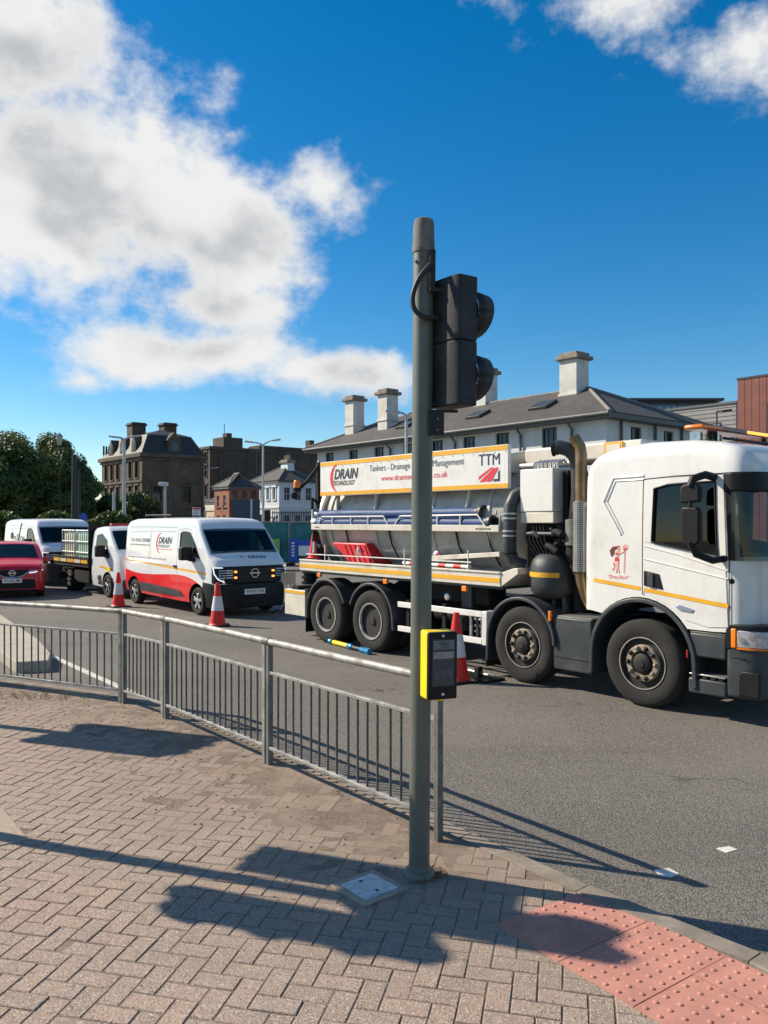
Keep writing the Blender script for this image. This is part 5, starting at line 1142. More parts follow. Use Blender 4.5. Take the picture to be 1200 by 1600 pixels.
text('nSite', ot, INKG, 1.15, .21, fn2(-2.22, 1.36), bold=.015); mk('logo_disc', G().add([(-2.42 + .16 * math.cos(k * .524), ob_.side(-2.42, 1.48, .006), 1.47 + .16 * math.sin(k * .524)) for k in range(12)], [tuple(range(12))]), INKN, ot); mk('print_mark', ob_.side_patch([(-1.85, 1.25), (-1.1, 1.25)], [(-1.85, 1.30), (-1.1, 1.30)], .004), INKG, ot, recalc=False)
mk('roof_cable', G().tube([(-1.7, ob_.side(-1.7, .9) - .01, .9), (-1.65, ob_.side(-1.65, 1.5) - .01, 1.5), (-1.5, ob_.side(-1.5, 1.9) - .01, 1.92), (-1.4, .3, 2.09)], .012, 5), GRYP, ot)

# ------------------------------------------------------------------ dropside pickup
PL = gp(167.5, 933.7); pk = thing('dropside_pickup', 'white dropside pickup with dark load bed between the two white vans', 'pickup', (PL.x, PL.y, ROAD_Z), VA); yc = .85
st = [(-1.16, 1.62, .80, .30, .12), (-1.14, 1.74, .83, .28, .14), (-1.0, 1.82, .85, .27, .15), (-.6, 1.85, .85, .26, .15), (-.25, 1.83, .85, .26, .14), (-.10, 1.76, .845, .26, .12), (.02, 1.66, .84, .26, .08), (.45, 1.27, .84, .26, .08), (.52, 1.20, .835, .26, .10), (.64, 1.12, .82, .26, .12), (.74, 1.03, .78, .26, .12), (.79, .90, .74, .26, .08), (.81, .60, .72, .26, .05)]
PB = Body(st, yc, 1.0, .09, .03, .02, 1.85); pb_ = mk('cab', PB.loft([-.85, -.4, .2, .33]), VANW, pk, smooth=42)
cut(pb_, [cylx(0, .30, .37, y0, y1, 28) for y0, y1 in ((-.2, .3), (1.4, 2))], BLK)
fs = [(.26, .56, .85, .20, .05), (.60, .56, .82, .2, .05), (.76, .54, .76, .2, .05), (.83, .50, .72, .22, .05)]
F = Body(fs, yc, 1., .0, .03, .0, 2.); fbm = mk('front_bumper', F.loft([.4, .7]), GRYP, pk, smooth=42); cut(fbm, [cylx(0, .30, .37, y0, y1, 28) for y0, y1 in ((-.2, .3), (1.4, 2))], BLK)
mk('windscreen', PB.top_patch(-.06, .47, .70, .006, 10, 12, .04), GLASS, pk, recalc=False)
mk('side_window', PB.side_patch([(-.86, 1.17), (-.4, 1.15), (.05, 1.10)], [(-.80, 1.62), (-.45, 1.66), (-.10, 1.50)], .006), GLASS, pk, recalc=False)
mk('sill_panel', PB.side_patch([(-1.14, .31), (-.4, .31)], [(-1.14, .56), (-.4, .56)], .006), GRYP, pk, recalc=False)
mk('yellow_stripe', PB.side_patch([(-1.14, .80), (-.3, .76), (.3, .70)], [(-1.14, .84), (-.3, .81), (.3, .77)], .006), YEL, pk, recalc=False); mk('yellow_patch', PB.side_patch([(-.02, .69), (.16, .68)], [(-.05, .80), (.2, .78)], .009), YELBOX, pk, recalc=False)
mk('mirror', G().box(-.22, -.06, -.26, -.02, 1.06, 1.36), BLK, pk, bevel=.03); mk('mirror_arm', G().tube([(.1, .03, 1.06), (-.1, -.1, 1.12)], .05, 8), BLK, pk)
mk('door_handle', G().box(-1.08, -1.0, .0, .03, .80, .98), BLK, pk, bevel=.01); plate(pk, .845, yc, .42, .46, .11, '')
for sg in (-1, 1): mk('headlight', G().obox((.72, yc + sg * .66, .86), (.06, sg * -.05, 0), (.02, sg * .03, 0), (0, 0, .12)), LAMP, pk, bevel=.02)
mk('grille', G().box(.78, .82, yc - .4, yc + .4, .62, .86), BLK, pk, bevel=.02); mk('roof_beacon', G().box(-.75, -.6, .35, 1.35, 1.87, 1.93), REDL, pk, bevel=.02); mk('bonnet_trim', G().tube([(.05, .02, 1.16), (.5, .07, .86), (.66, .1, .80)], .02, 6), BLK, pk)
for x, s_ in ((0., 'alloy'), (-2.86, 'alloy')): wheel(pk, x, .0, .30, .19, s_, False, 26); wheel(pk, x, 1.7, .30, .19, s_, True, 26)
wheel(pk, -2.86, .21, .30, .18, 'alloy', False, 22)
box('bed_frame', pk, CHAS, -3.95, -1.2, .2, 1.5, .50, .72); box('bed_floor', pk, CHAS, -4.0, -1.2, -.03, 1.73, .72, .80)
for k in range(5):
    bd = box('dropside_board', pk, CHAS, -3.98 + k * .55, -3.45 + k * .55, -.05, -.02, .80, 1.0, .008); box('stripe', bd, YEL if k % 2 == 0 else CREAM, -3.96 + k * .55, -3.47 + k * .55, -.056, -.051, .83, .92)
box('tailboard', pk, CHAS, -4.02, -3.99, -.05, 1.75, .80, 1.0, .01); hbd = box('headboard_frame', pk, BLK, -1.26, -1.20, -.04, 1.74, .70, 1.88, .01); box('side_guard', pk, CHAS, -2.4, -1.3, .0, .04, .3, .62)
box('rear_mudguard', pk, BLK, -3.25, -2.45, .0, .35, .62, .70, .03)
PM = Matrix.Translation((PL.x, PL.y, ROAD_Z)) @ Matrix.Rotation(VA, 4, 'Z')
for i, (x0, lab) in enumerate(((-3.45, 'caged pale tank at the rear of the pickup bed'), (-2.35, 'caged greenish tank behind the pickup headboard'))):
    t = thing('caged_tank', lab, 'tank', tuple(PM @ Vector((x0, .0, .80))), VA, 'caged tanks on the pickup'); LT = 1.02
    mk('bladder', G().box(.04, LT - .04, .06, 1.5, .06, .86), M('tank_cream' if i == 0 else 'tank_green', (.62, .58, .44) if i == 0 else (.42, .60, .48), .5, var=.25, vs=3), t, bevel=.05, seg=3)
    for k in range(7): mk('cage_bar', G().tube([(.02 + k * (LT - .04) / 6, .02, .02), (.02 + k * (LT - .04) / 6, .02, .93)], .014, 6), ALU, t)
    for z in (.03, .32, .62, .93): mk('cage_rail', G().tube([(0, .02, z), (LT, .02, z)], .014, 6), ALU, t)
    for k in range(8): mk('cage_bar', G().tube([(0, .02 + k * .21, .02), (0, .02 + k * .21, .93)], .014, 6), ALU, t)
    for z in (.03, .32, .62, .93): mk('cage_rail', G().tube([(0, .02, z), (0, 1.5, z)], .014, 6), ALU, t)
    box('pallet', t, WOOD, 0, LT, .0, 1.5, .0, .05)

# ------------------------------------------------------------------ red car, front towards the viewer
CL = gp(40, 934); HA = math.atan2(-.90, .44); yc = .80
ch = Vector((.44, -.90, 0)).normalized(); cl = Vector((-ch.y, ch.x, 0)); front = gp(19, 936); org = front - ch * .62 - cl * yc
rc = thing('red_car', 'glossy dark red car with chrome grille at the left edge', 'car', (org.x, org.y, ROAD_Z), HA)
st = [(-3.05, .80, .70, .22, .10), (-3.0, .98, .74, .22, .12), (-2.85, 1.16, .78, .20, .12), (-2.5, 1.34, .79, .18, .12), (-2.0, 1.405, .80, .17, .12), (-1.5, 1.41, .80, .17, .12), (-1.1, 1.385, .80, .17, .11), (-.9, 1.345, .80, .17, .10), (-.2, .985, .80, .17, .08), (-.05, .935, .80, .17, .10), (.25, .89, .785, .18, .12), (.45, .84, .75, .19, .12), (.55, .77, .70, .20, .10), (.60, .66, .64, .21, .06), (.62, .50, .60, .22, .05)]
RB = Body(st, yc, .82, .16, .04, .03, 1.4); cb_ = mk('body', RB.loft([-2.7, -2.2, -1.7, -1.3, -.7, -.5, -.35, .1, .35]), CARRED, rc, smooth=45)
cut(cb_, [cylx(x, .29, .335, y0, y1, 28) for x in (-.08, -2.3) for y0, y1 in ((-.2, .26), (1.36, 2))], BLK)
mk('windscreen', RB.top_patch(-.88, -.24, .56, .006, 10, 12, .09), GLASS, rc, recalc=False)
for s_ in (0, 1):
    gg = RB.side_patch([(-2.3, .90), (-1.5, .90), (-.45, .90)], [(-2.1, 1.24), (-1.5, 1.29), (-.95, 1.22)], .006)
    if s_: gg.v = [(x, 2 * yc - y, z) for x, y, z in gg.v]
    mk('side_window', gg, GLASS, rc, recalc=False); sg = 1 if s_ else -1
    mk('mirror', G().obox((-.42, yc + sg * .86, .955), (.06, 0, 0), (0, .095, 0), (0, 0, .065)), CARRED, rc, bevel=.03, seg=3); mk('mirror_arm', G().tube([(-.42, yc + sg * .72, .90), (-.42, yc + sg * .80, .92)], .03, 8), BLK, rc)
    hl = mk('headlight', G().prism([(.47, yc + sg * .735), (.575, yc + sg * .62), (.615, yc + sg * .40), (.50, yc + sg * .40), (.40, yc + sg * .70)], .645, .725, 'z'), LAMP, rc, bevel=.015)
    mk('light_strip', G().tube([(.50, yc + sg * .73, .73), (.60, yc + sg * .56, .675), (.628, yc + sg * .40, .655)], .012, 6), DRL, hl)
    mk('chrome_vee', G().tube([(.632, yc + sg * .40, .70), (.645, yc + sg * .22, .58), (.65, yc + sg * .10, .555), (.65, yc, .555)], .020, 8), CHROME, rc)
    mk('fog_lamp', G().lathe([(.035, 0), (.03, .015)], (.60, yc + sg * .55, .33), 'x', 12), LAMP, rc)
mk('grille', G().prism([(yc - .40, .74), (yc - .20, .57), (yc + .20, .57), (yc + .40, .74)], .55, .632, 'x'), BLK, rc, bevel=.01)
mk('badge_ring', G().lathe([(.055, .634), (.06, .640), (.075, .640), (.08, .634)], (0, yc, .66), 'x', 20, close=True), CHROME, rc); box('badge_bar', rc, CHROME, .634, .642, yc - .095, yc + .095, .648, .672)
box('bumper_intake', rc, BLK, .55, .640, yc - .55, yc + .55, .26, .50, .03); plate(rc, .66, yc, .47, .46, .11, 'WU68 LMP')
box('bumper_skirt', rc, BLK, .45, .63, yc - .60, yc + .60, .17, .25, .03)
for x in (-.08, -2.3): wheel(rc, x, .01, .285, .18, 'alloy', False, 24); wheel(rc, x, 2 * yc - .01, .285, .18, 'alloy', True, 24)

# ------------------------------------------------------------------ buildings
def holes(g, P, W, H, rects, depth):
    as_ = sorted({0., W} | {r for q in rects for r in (q[0], q[1])}); zs = sorted({0., H} | {r for q in rects for r in (q[2], q[3])})
    for a0, a1 in zip(as_, as_[1:]):
        for z0, z1 in zip(zs, zs[1:]):
            ca, cz = (a0 + a1) / 2, (z0 + z1) / 2
            if any(q[0] < ca < q[1] and q[2] < cz < q[3] for q in rects): continue
            g.add([P(a0, z0, 0), P(a1, z0, 0), P(a1, z1, 0), P(a0, z1, 0)], [(0, 1, 2, 3)])
    for a0, a1, z0, z1 in rects:
        c = [(a0, z0), (a1, z0), (a1, z1), (a0, z1)]
        for (pa, pz), (qa, qz) in zip(c, c[1:] + c[:1]): g.add([P(pa, pz, 0), P(qa, qz, 0), P(qa, qz, depth), P(pa, pz, depth)], [(0, 1, 2, 3)])
def pbox3(g, P, a0, a1, z0, z1, d0, d1):
    v = [P(a, z, d) for d in (d0, d1) for z in (z0, z1) for a in (a0, a1)]; g.add(v, [(0, 2, 3, 1), (4, 5, 7, 6), (0, 1, 5, 4), (2, 6, 7, 3), (0, 4, 6, 2), (1, 3, 7, 5)])
class House:
    def __init__(s, name, label, cat, px, Y, Lu, Lv, h, wall, wl=(), wr=(), depth=.18, frame=WFRAME, bars=(1, 1), sill=None, surround=None):
        X = (px - 600) / 1250 * Y; s.t = thing(name, label, cat, (X, Y, ROAD_Z), UA); s.Lu, s.Lv, s.h = Lu, Lv, h
        s.PL = lambda a, z, d: (a - Lu, d, z); s.PR = lambda a, z, d: (-d, a, z)
        wl = [(c - w / 2, c + w / 2, z, z + hh) for c, z, w, hh in wl]; wr = [(c - w / 2, c + w / 2, z, z + hh) for c, z, w, hh in wr]
        g = G(); holes(g, s.PL, Lu, h, wl, depth); holes(g, s.PR, Lv, h, wr, depth)
        g.add([(-Lu, Lv, 0), (0, Lv, 0), (0, Lv, h), (-Lu, Lv, h)], [(0, 1, 2, 3)]); g.add([(-Lu, 0, 0), (-Lu, Lv, 0), (-Lu, Lv, h), (-Lu, 0, h)], [(0, 1, 2, 3)]); g.add([(-Lu, 0, h - .01), (0, 0, h - .01), (0, Lv, h - .01), (-Lu, Lv, h - .01)], [(0, 1, 2, 3)])
        s.wall = mk('wall', g, wall, s.t, smooth=0, recalc=False)
        for P, rs in ((s.PL, wl), (s.PR, wr)):
            for a0, a1, z0, z1 in rs:
                g = G(); f = .06
                pbox3(g, P, a0, a1, z0, z0 + f, depth - .07, depth - .005); pbox3(g, P, a0, a1, z1 - f, z1, depth - .07, depth - .005); pbox3(g, P, a0, a0 + f, z0 + f, z1 - f, depth - .07, depth - .005); pbox3(g, P, a1 - f, a1, z0 + f, z1 - f, depth - .07, depth - .005)
                for k in range(bars[0]): c = a0 + (a1 - a0) * (k + 1) / (bars[0] + 1); pbox3(g, P, c - .02, c + .02, z0 + f, z1 - f, depth - .06, depth - .02)
                for k in range(bars[1]): c = z0 + (z1 - z0) * (k + 1) / (bars[1] + 1); pbox3(g, P, a0 + f, a1 - f, c - .02, c + .02, depth - .062, depth - .022)
                w = mk('window', g, frame, s.t, smooth=0); g = G(); pbox3(g, P, a0, a1, z0, z1, depth - .03, depth); mk('pane', g, WGLASS, w, smooth=0)
                if sill: g = G(); pbox3(g, P, a0 - .1, a1 + .1, z0 - .12, z0 - .003, -.10, depth - .07); mk('sill', g, sill, w, smooth=0)
                if surround:
                    g = G(); pbox3(g, P, a0 - .14, a0 - .003, z0, z1, -.06, .01); pbox3(g, P, a1 + .003, a1 + .14, z0, z1, -.06, .01); pbox3(g, P, a0 - .22, a1 + .22, z1 + .003, z1 + .2, -.12, .01); mk('surround', g, surround, w, smooth=0)
    def band(s, name, mat, z0, z1, d, lo=0.):
        g = G(); g.box(-s.Lu - d, d, -d, s.Lv + d, z0, z1); return mk(name, g, mat, s.t, bevel=.02)
    def hip(s, name, mat, z, rise, over, inset=None, fascia=None):
        L, W = s.Lu + 2 * over, s.Lv + 2 * over; ins = inset if inset is not None else W / 2
        x0, x1, y0, y1 = -s.Lu - over, over, -over, s.Lv + over; m = s.Lv / 2
        v = [(x0, y0, z), (x1, y0, z), (x1, y1, z), (x0, y1, z), (x0 + ins, m, z + rise), (x1 - ins, m, z + rise)]
        r = mk(name, G().add(v, [(0, 1, 5, 4), (1, 2, 5), (2, 3, 4, 5), (3, 0, 4), (3, 2, 1, 0)]), mat, s.t, smooth=0)
        if fascia: box('fascia', r, fascia, x0 + .06, x1 - .06, y0 + .06, y1 - .06, z - .22, z - .01)
        s.ridge = [v[4], v[5]]
        for a, b in ((1, 5), (2, 5), (4, 5), (0, 4), (3, 4)): mk('ridge_tiles', G().tube([v[a], v[b]], .09, 6), SLATEH, r)
        return r
    def chimney(s, x, y, z0, z1, w, d, mat, cap, parent=None):
        c = mk('chimney', G().box(x - w / 2, x + w / 2, y - d / 2, y + d / 2, z0, z1 - .35), mat, parent or s.t, bevel=.01)
        box('chimney_band', c, mat, x - w / 2 - .05, x + w / 2 + .05, y - d / 2 - .05, y + d / 2 + .05, z0 + (z1 - z0) * .40, z0 + (z1 - z0) * .40 + .12, .01)
        box('chimney_cap', c, cap, x - w / 2 - .16, x + w / 2 + .16, y - d / 2 - .16, y + d / 2 + .16, z1 - .35, z1 - .17, .03); box('chimney_top', c, cap, x - w / 2 - .03, x + w / 2 + .03, y - d / 2 - .03, y + d / 2 + .03, z1 - .17, z1, .03)
        return c
SLATEH = M('ridge_grey', (.20, .19, .18), .8, var=.2)
# long pale railway building
Lu, Lv = 21.2, 6.6
wl = [(c, 5.15, .85, 1.05) for c in (1.3, 3.7, 6.1, 8.6, 10.9, 13.2, 15.4, 18.2)] + [(c, 1.3, .95, 2.0) for c in (1.3, 4.5, 8.6, 12., 15.4, 18.2)]
wr = [(2.2, 4.5, .8, 1.6), (4.8, 4.5, .8, 1.6)]
hw = House('pale_railway_building', 'long pale rendered building with hipped slate roof and tall chimneys behind the lorry', 'building', 947, 33.5, Lu, Lv, 6.42, RENDERW, wl, wr, .16, WDARK, (2, 2), WFRAME)
rf = hw.hip('roof', SLATE, 6.50, 1.85, .62, None, FASC)
for c in (7.2, 12.3, 16.6, 19.5): mk('downpipe', G().tube([(c - Lu, -.45, 6.3), (c - Lu, -.1, 6.0), (c - Lu, -.08, 0)], .06, 8), FASC, hw.t)
for y in (1., 3.6, 5.8): mk('downpipe', G().tube([(.08, y, 6.3), (.08, y, 0)], .06, 8), FASC, hw.t)
mk('gutter', G().tube([(-Lu - .6, -.66, 6.44), (.6, -.66, 6.44)], .07, 8), FASC, rf)
def u_at(px, yl):
    s_ = None; X0, Y0_ = (947 - 600) / 1250 * 33.5 + V.x * yl, 33.5 + V.y * yl; k = (px - 600) / 1250
    return (k * Y0_ - X0) / (U.x - k * U.y)
for px, yl, zt, w, d in ((897, 3.0, 10.05, 1.0, .95), (758, 3.6, 10.35, .95, .95), (606, 1.6, 9.75, .85, .85), (554, 1.6, 9.75, .85, .85)):
    hw.chimney(u_at(px, yl), yl, 6.6, zt, w, d, CHIMW, POTS, rf)
for c, w in ((7.0, 1.0), (9.2, .9), (12.6, 1.0), (16.8, 1.1)):
    x = c - Lu; y = 1.25; z = 6.5 + (y + .62) * 1.85 / 3.92
    mk('skylight', G().obox((x, y, z + .08), (w * .5, 0, 0), (0, .42, .20), (0, -.03, .07)), WDARK, rf, bevel=.02)
# Victorian stone mansion
vw = House('stone_mansion', 'dark Victorian stone building with mansard roof and two big chimneys behind the trees', 'building', 222, 90, 12.5, 7.6, 9.6, STONE, [(1.5 + k * 1.9, z, .9, 1.9) for k in range(6) for z in (1.2, 4.2, 7.0)], [(1.8, z, 1.0, 1.9) for z in (1.2, 4.2)] + [(5.4, z, 1.0, 1.9) for z in (4.2,)], .25, WDARK, (1, 1), STONE, STONE)
for z0, z1, d in ((3.4, 3.62, .12), (6.45, 6.65, .12), (9.0, 9.25, .18), (9.3, 9.75, .38)): vw.band('cornice', STONE, z0, z1, d)
MANS = M('mansard_slate', (.035, .035, .040), .6, var=.25, vs=1.5)
g = G(); o1, o2, z0, z1, z2 = -.1, 1.1, 9.76, 12.0, 12.9
def ring(o, z): return [(-12.5 + o, o, z), (-o, o, z), (-o, 7.6 - o, z), (-12.5 + o, 7.6 - o, z)]
v = ring(o1, z0) + ring(o2, z1) + [(-9, 3.8, z2), (-3.6, 3.8, z2)]
mr_ = mk('mansard_roof', g.add(v, [(0, 1, 5, 4), (1, 2, 6, 5), (2, 3, 7, 6), (3, 0, 4, 7), (4, 5, 9, 8), (5, 6, 9), (6, 7, 8, 9), (7, 4, 8)]), MANS, vw.t, smooth=0)
for y in (3.9,): d_ = mk('dormer', G().prism([(y - .75, 10.0), (y + .75, 10.0), (y + .75, 11.3), (y + .95, 11.3), (y, 12.3), (y - .95, 11.3), (y - .75, 11.3)], -1.2, -.05, 'x'), STONE, mr_); box('dormer_pane', d_, WGLASS, -.08, -.02, y - .45, y + .45, 10.2, 11.2)
for x in (-9.5, -6, -2.5): d_ = mk('dormer', G().prism([(x - .6, 10.0), (x + .6, 10.0), (x + .6, 11.1), (x, 11.9), (x - .6, 11.1)], .0, 1.2, 'y'), STONE, mr_); box('dormer_pane', d_, WGLASS, x - .35, x + .35, -.04, .02, 10.2, 11.0)
for px, yl, w in ((213, 2.5, 1.7), (262, 5.6, 1.6)):
    k = (px - 600) / 1250; X0, Y0_ = (222 - 600) / 1250 * 90 + V.x * yl, 90 + V.y * yl; x = (k * Y0_ - X0) / (U.x - k * U.y); vw.chimney(x, yl, 9.6, 14.0, w, w, STONE, MANS, mr_)
for k in range(5): mk('finial', G().tube([(-12.4 + k * .9, .2, 9.7), (-12.4 + k * .9, .2, 11.4 - .1 * k)], .12, 6), STONE, vw.t)
# long brown warehouse
bw_ = House('brown_warehouse', 'long plain brown brick building rising behind the pale blue house', 'building', 328, 110, 3.6, 20., 12.4, BROWNB, [(1.0, z, .7, 1.6) for z in (5.5, 8.2, 10.)] + [(2.4, z, .7, 1.6) for z in (5.5, 8.2, 10.)], [], .2, WDARK, (1, 1), STONE, STONE)
bw_.band('parapet', STONE, 12.0, 12.3, .15); box('roof_block', bw_.t, BROWNB, -3.4, -.2, 2.2, 5.2, 12.4, 13.8); box('roof_block', bw_.t, BROWNB, -3.4, -.3, 8., 18.6, 12.4, 13.0)
for y, h_ in ((17.2, 14.3), (19.7, 13.2), (3.2, 14.4)): box('chimney', bw_.t, BROWNB, -1.6, -.4, y - .4, y + .4, 12.4, h_)
for y in (1.4, 7.2, 12.2): mk('rain_pipe', G().tube([(.06, y, 12.), (.06, y, 0)], .12, 6), BROWNB if y < 3 else FASC, bw_.t)
mk('antenna', G().tube([(-1.5, 3., 13.8), (-1.5, 3., 15.8)], .05, 6), LAMPD, bw_.t)
# red brick shop
rb_ = House('red_brick_shop', 'red brick shop with slate roof and dark teal side wall', 'building', 358, 76, 3.0, 3.3, 5.3, REDB, [(.8, 3.4, .55, 1.1), (2.1, 3.4, .55, 1.1), (.8, 1.2, .6, 1.4), (2.1, 1.2, .6, 1.4)], [], .15, WFRAME, (0, 1), STONE, None)
rb_.hip('roof', SLATE, 5.32, 1.35, .2, 2.2, FASC); mk('side_cladding', G().box(.02, .12, .25, 3.3, 0, 4.1), TEALW, rb_.t)
for k in range(3): box('arched_window_band', rb_.t, STONE, .02, .06, .4 + k * 1.0, .9 + k * 1.0, 4.25, 4.95)
for y in (2.2,): box('cladding_post', rb_.t, BLUEW, .13, .22, y, y + .18, 0, 4.15)
sh = House('timber_shopfront', 'low cream shopfront left of the red brick shop', 'building', 341, 82, 2.6, 2.2, 4.0, WOOD, [(.7, .8, .5, 1.7), (1.5, .8, .5, 1.7), (2.2, .8, .4, 1.7)], [], .12, WFRAME, (0, 0)); sh.band('fascia', CREAM, 3.1, 3.7, .1); sh.hip('roof', SLATE, 4.02, .6, .2, 1.2, FASC)
# pale blue house
bh = House('pale_blue_house', 'pale blue two storey house with hipped roof beyond the fence', 'house', 436, 80, 5.4, 4.4, 6.1, BLUEW, [(.9 + k * 1.2, z, .55, 1.25) for k in range(4) for z in (1.2, 4.2)], [(.95, z, .75, 1.35) for z in (1.3, 4.1)] + [(2.25, z, .75, 1.35) for z in (1.3, 4.1)] + [(3.55, z, .75, 1.35) for z in (1.3, 4.1)], .16, WFRAME, (1, 1), WFRAME, BLUEW)
for z0, z1, d in ((3.3, 3.5, .08), (5.75, 6.08, .16)): bh.band('cornice', WFRAME, z0, z1, d)
r2 = bh.hip('roof', SLATE, 6.12, 1.5, .3, None, FASC); bh.chimney(-2.2, 2.4, 6.6, 8.4, 1.3, .8, BLUEW, POTS, r2)
for k in range(4): mk('chimney_pot', G().lathe([(.12, 8.4), (.1, 8.9)], (-2.6 + k * .27, 2.4, 0), 'z', 8), POTS, r2)
# modern blocks at the right
mb = House('red_brown_block', 'modern block clad in red brown panels at the right edge', 'building', 1152, 57, .1, 8, 11.9, CLAD) if False else None
X0 = (1152 - 600) / 1250 * 57
mo = thing('red_brown_block', 'modern block clad in red brown panels at the right edge', 'building', (X0, 57, ROAD_Z), UA)
box('wall', mo, CLAD, .0, 12, .05, 9, 0, 12.05); box('roof_edge', mo, WDARK, -.04, 12.05, -.04, 9.05, 12.06, 12.2)
for k in range(14):
    x0 = .02 + k * .52
    if 2.05 < x0 < 4.0: box('cladding_panel', mo, CLAD, x0, x0 + .49, 0, .049, 10.1, 12.04, .004)
    else: box('cladding_panel', mo, CLAD, x0, x0 + .49, 0, .049, 0, 12.04, .004)
w = box('window', mo, WDARK, 2.12, 4.15, -.02, .046, 4.5, 10.0, .01)
for i in range(3):
    for j in range(3): box('pane', w, M('window_glass_sky', (.06, .10, .13), .04, .3, var=.2), 2.2 + i * .65, 2.78 + i * .65, -.03, -.021, 4.6 + j * 1.8, 6.2 + j * 1.8)
X1 = (1150 - 600) / 1250 * 66; gb = thing('grey_apartment_block', 'grey clad apartment block with balconies left of the red brown block', 'building', (X1, 66, ROAD_Z), UA)
box('wall', gb, GREYB, -16, 0, .0, 8, 0, 11.75); box('roof_edge', gb, FASC, -16.1, .1, -.1, 8.1, 11.76, 11.95)
for k in range(9): box('cladding_line', gb, FASC, -16, 0, -.03, -.004, 8.6 + k * .36, 8.63 + k * .36)
for k, x in enumerate((-9.2, -5.8, -3.6, -1.9)):
    w = box('window', gb, WDARK, x - .75, x + .6, -.06, -.035, 8.2, 10.3, .01); box('pane', w, M('window_glass_pale', (.30, .40, .43), .08, .2, var=.3), x - .55, x + .5, -.075, -.062, 8.35, 10.15)
for k in range(8): box('balcony_panel', gb, M('balcony_glass', (.32, .37, .36), .2, .1, var=.15), -9.6 + k * 1.2, -8.5 + k * 1.2, -.4, -.36, 7.2, 8.2)
X2 = (1125 - 600) / 1250 * 130; db = thing('distant_glass_tower', 'far dark glazed block showing above the slate roof', 'building', (X2, 130, ROAD_Z), 0)
box('wall', db, M('dark_blue_cladding', (.06, .10, .15), .4, var=.2), -16, 0, 0, 12, 0, 21.0); box('roof_edge', db, WDARK, -15, .5, -.5, 12.5, 21.6, 22.0); box('upper_wall', db, WDARK, -14, -.6, .3, 12, 21.0, 21.6)
for k in range(14): box('pane', db, M('window_glass_blue', (.18, .26, .30), .1, .2, var=.2), -15.6 + k * 1.1, -14.8 + k * 1.1, -.06, -.01, 19.0, 20.7)

# ------------------------------------------------------------------ trees and hedge
def tree(px, Y, ztop, rx, zc, rz, label, mat, nleaf, leaf, seed, name='broadleaf_tree', zlow=None):
    r = random.Random(seed); X = (px - 600) / 1250 * Y; t = thing(name, label, 'tree', (X, Y, ROAD_Z))
    mk('trunk', G().tube([(0, 0, 0), (.05, .02, zc * .5), (0, 0, zc)], [rx * .09, rx * .07, rx * .04], 10), BARK, t)
    g = G()
    for k in range(7):
        a = k * .9 + r.random(); g.tube([(0, 0, zc * (.45 + .05 * k)), (math.cos(a) * rx * .3, math.sin(a) * rx * .3, zc + rz * .1), (math.cos(a) * rx * .6, math.sin(a) * rx * .6, zc + rz * .35)], [rx * .035, rx * .022, rx * .01], 6)
    mk('limbs', g, BARK, t)
    cl = []
    for k in range(95):
        while True:
            p = Vector((r.uniform(-1, 1), r.uniform(-1, 1), r.uniform(-1, 1)))
            if p.length < 1: break
        p = p.normalized() * (p.length ** .45) * .84; cl.append((Vector((p.x * rx, p.y * rx, zc + p.z * rz)), r.uniform(.16, .30) * rx))
    g = G()
    for k in range(nleaf):
        c, s_ = cl[r.randrange(len(cl))]; d = Vector((r.gauss(0, 1), r.gauss(0, 1), r.gauss(0, .8))).normalized() * s_ * r.random() ** .35; p = c + d
        n_ = (d.normalized() + Vector((r.uniform(-.8, .8), r.uniform(-.8, .8), r.uniform(-.2, .9)))).normalized(); a = n_.orthogonal().normalized(); b = n_.cross(a); an = r.uniform(0, 6.28); a, b = a * math.cos(an) + b * math.sin(an), b * math.cos(an) - a * math.sin(an)
        l = leaf * r.uniform(.6, 1.3); g.add([p - a * l, p + b * l * .6, p + a * l, p - b * l * .6], [(0, 1, 2, 3)])
    mk('crown', g, mat, t, smooth=0, recalc=False); return t
tree(42, 62, 9.2, 4.9, 4.9, 4.3, 'tallest dark green tree at the left edge', LEAFA, 95000, .12, 1)
tree(-20, 58, 8, 3.6, 4.2, 3.6, 'dark tree cut off by the left edge', LEAFA, 42000, .12, 2)
tree(92, 66, 8, 3.0, 4.2, 3.6, 'dark tree right of the tallest one, behind the dark lamp column', LEAFA, 42000, .12, 3)
tree(142, 72, 6, 2.8, 3.0, 3.0, 'lower dark tree between the tall tree and the stone mansion', LEAFA, 34000, .12, 4)
tree(215, 76, 5, 2.2, 2.8, 2.6, 'small bright bush in front of the stone mansion', LEAFB, 14000, .13, 5)
g = G(); r = random.Random(9)
for k in range(16000):
    x = r.uniform(-34, -16.5); y = 52 + r.uniform(-.7, .7); z = r.uniform(0, 1.0) ** .7 * 2.3 * (1 + .15 * math.sin(x * 1.7)); n_ = Vector((r.uniform(-1, 1), r.uniform(-1, .2), r.uniform(-.3, 1))).normalized(); a = n_.orthogonal().normalized() * .16; b = n_.cross(a.normalized()) * .1; p = Vector((x, y, z)); g.add([p - a, p + b, p + a, p - b], [(0, 1, 2, 3)])
tag(mk('hedge', g, LEAFA, smooth=0, recalc=False), 'dark hedge behind the parked vans', 'hedge', kind='stuff')

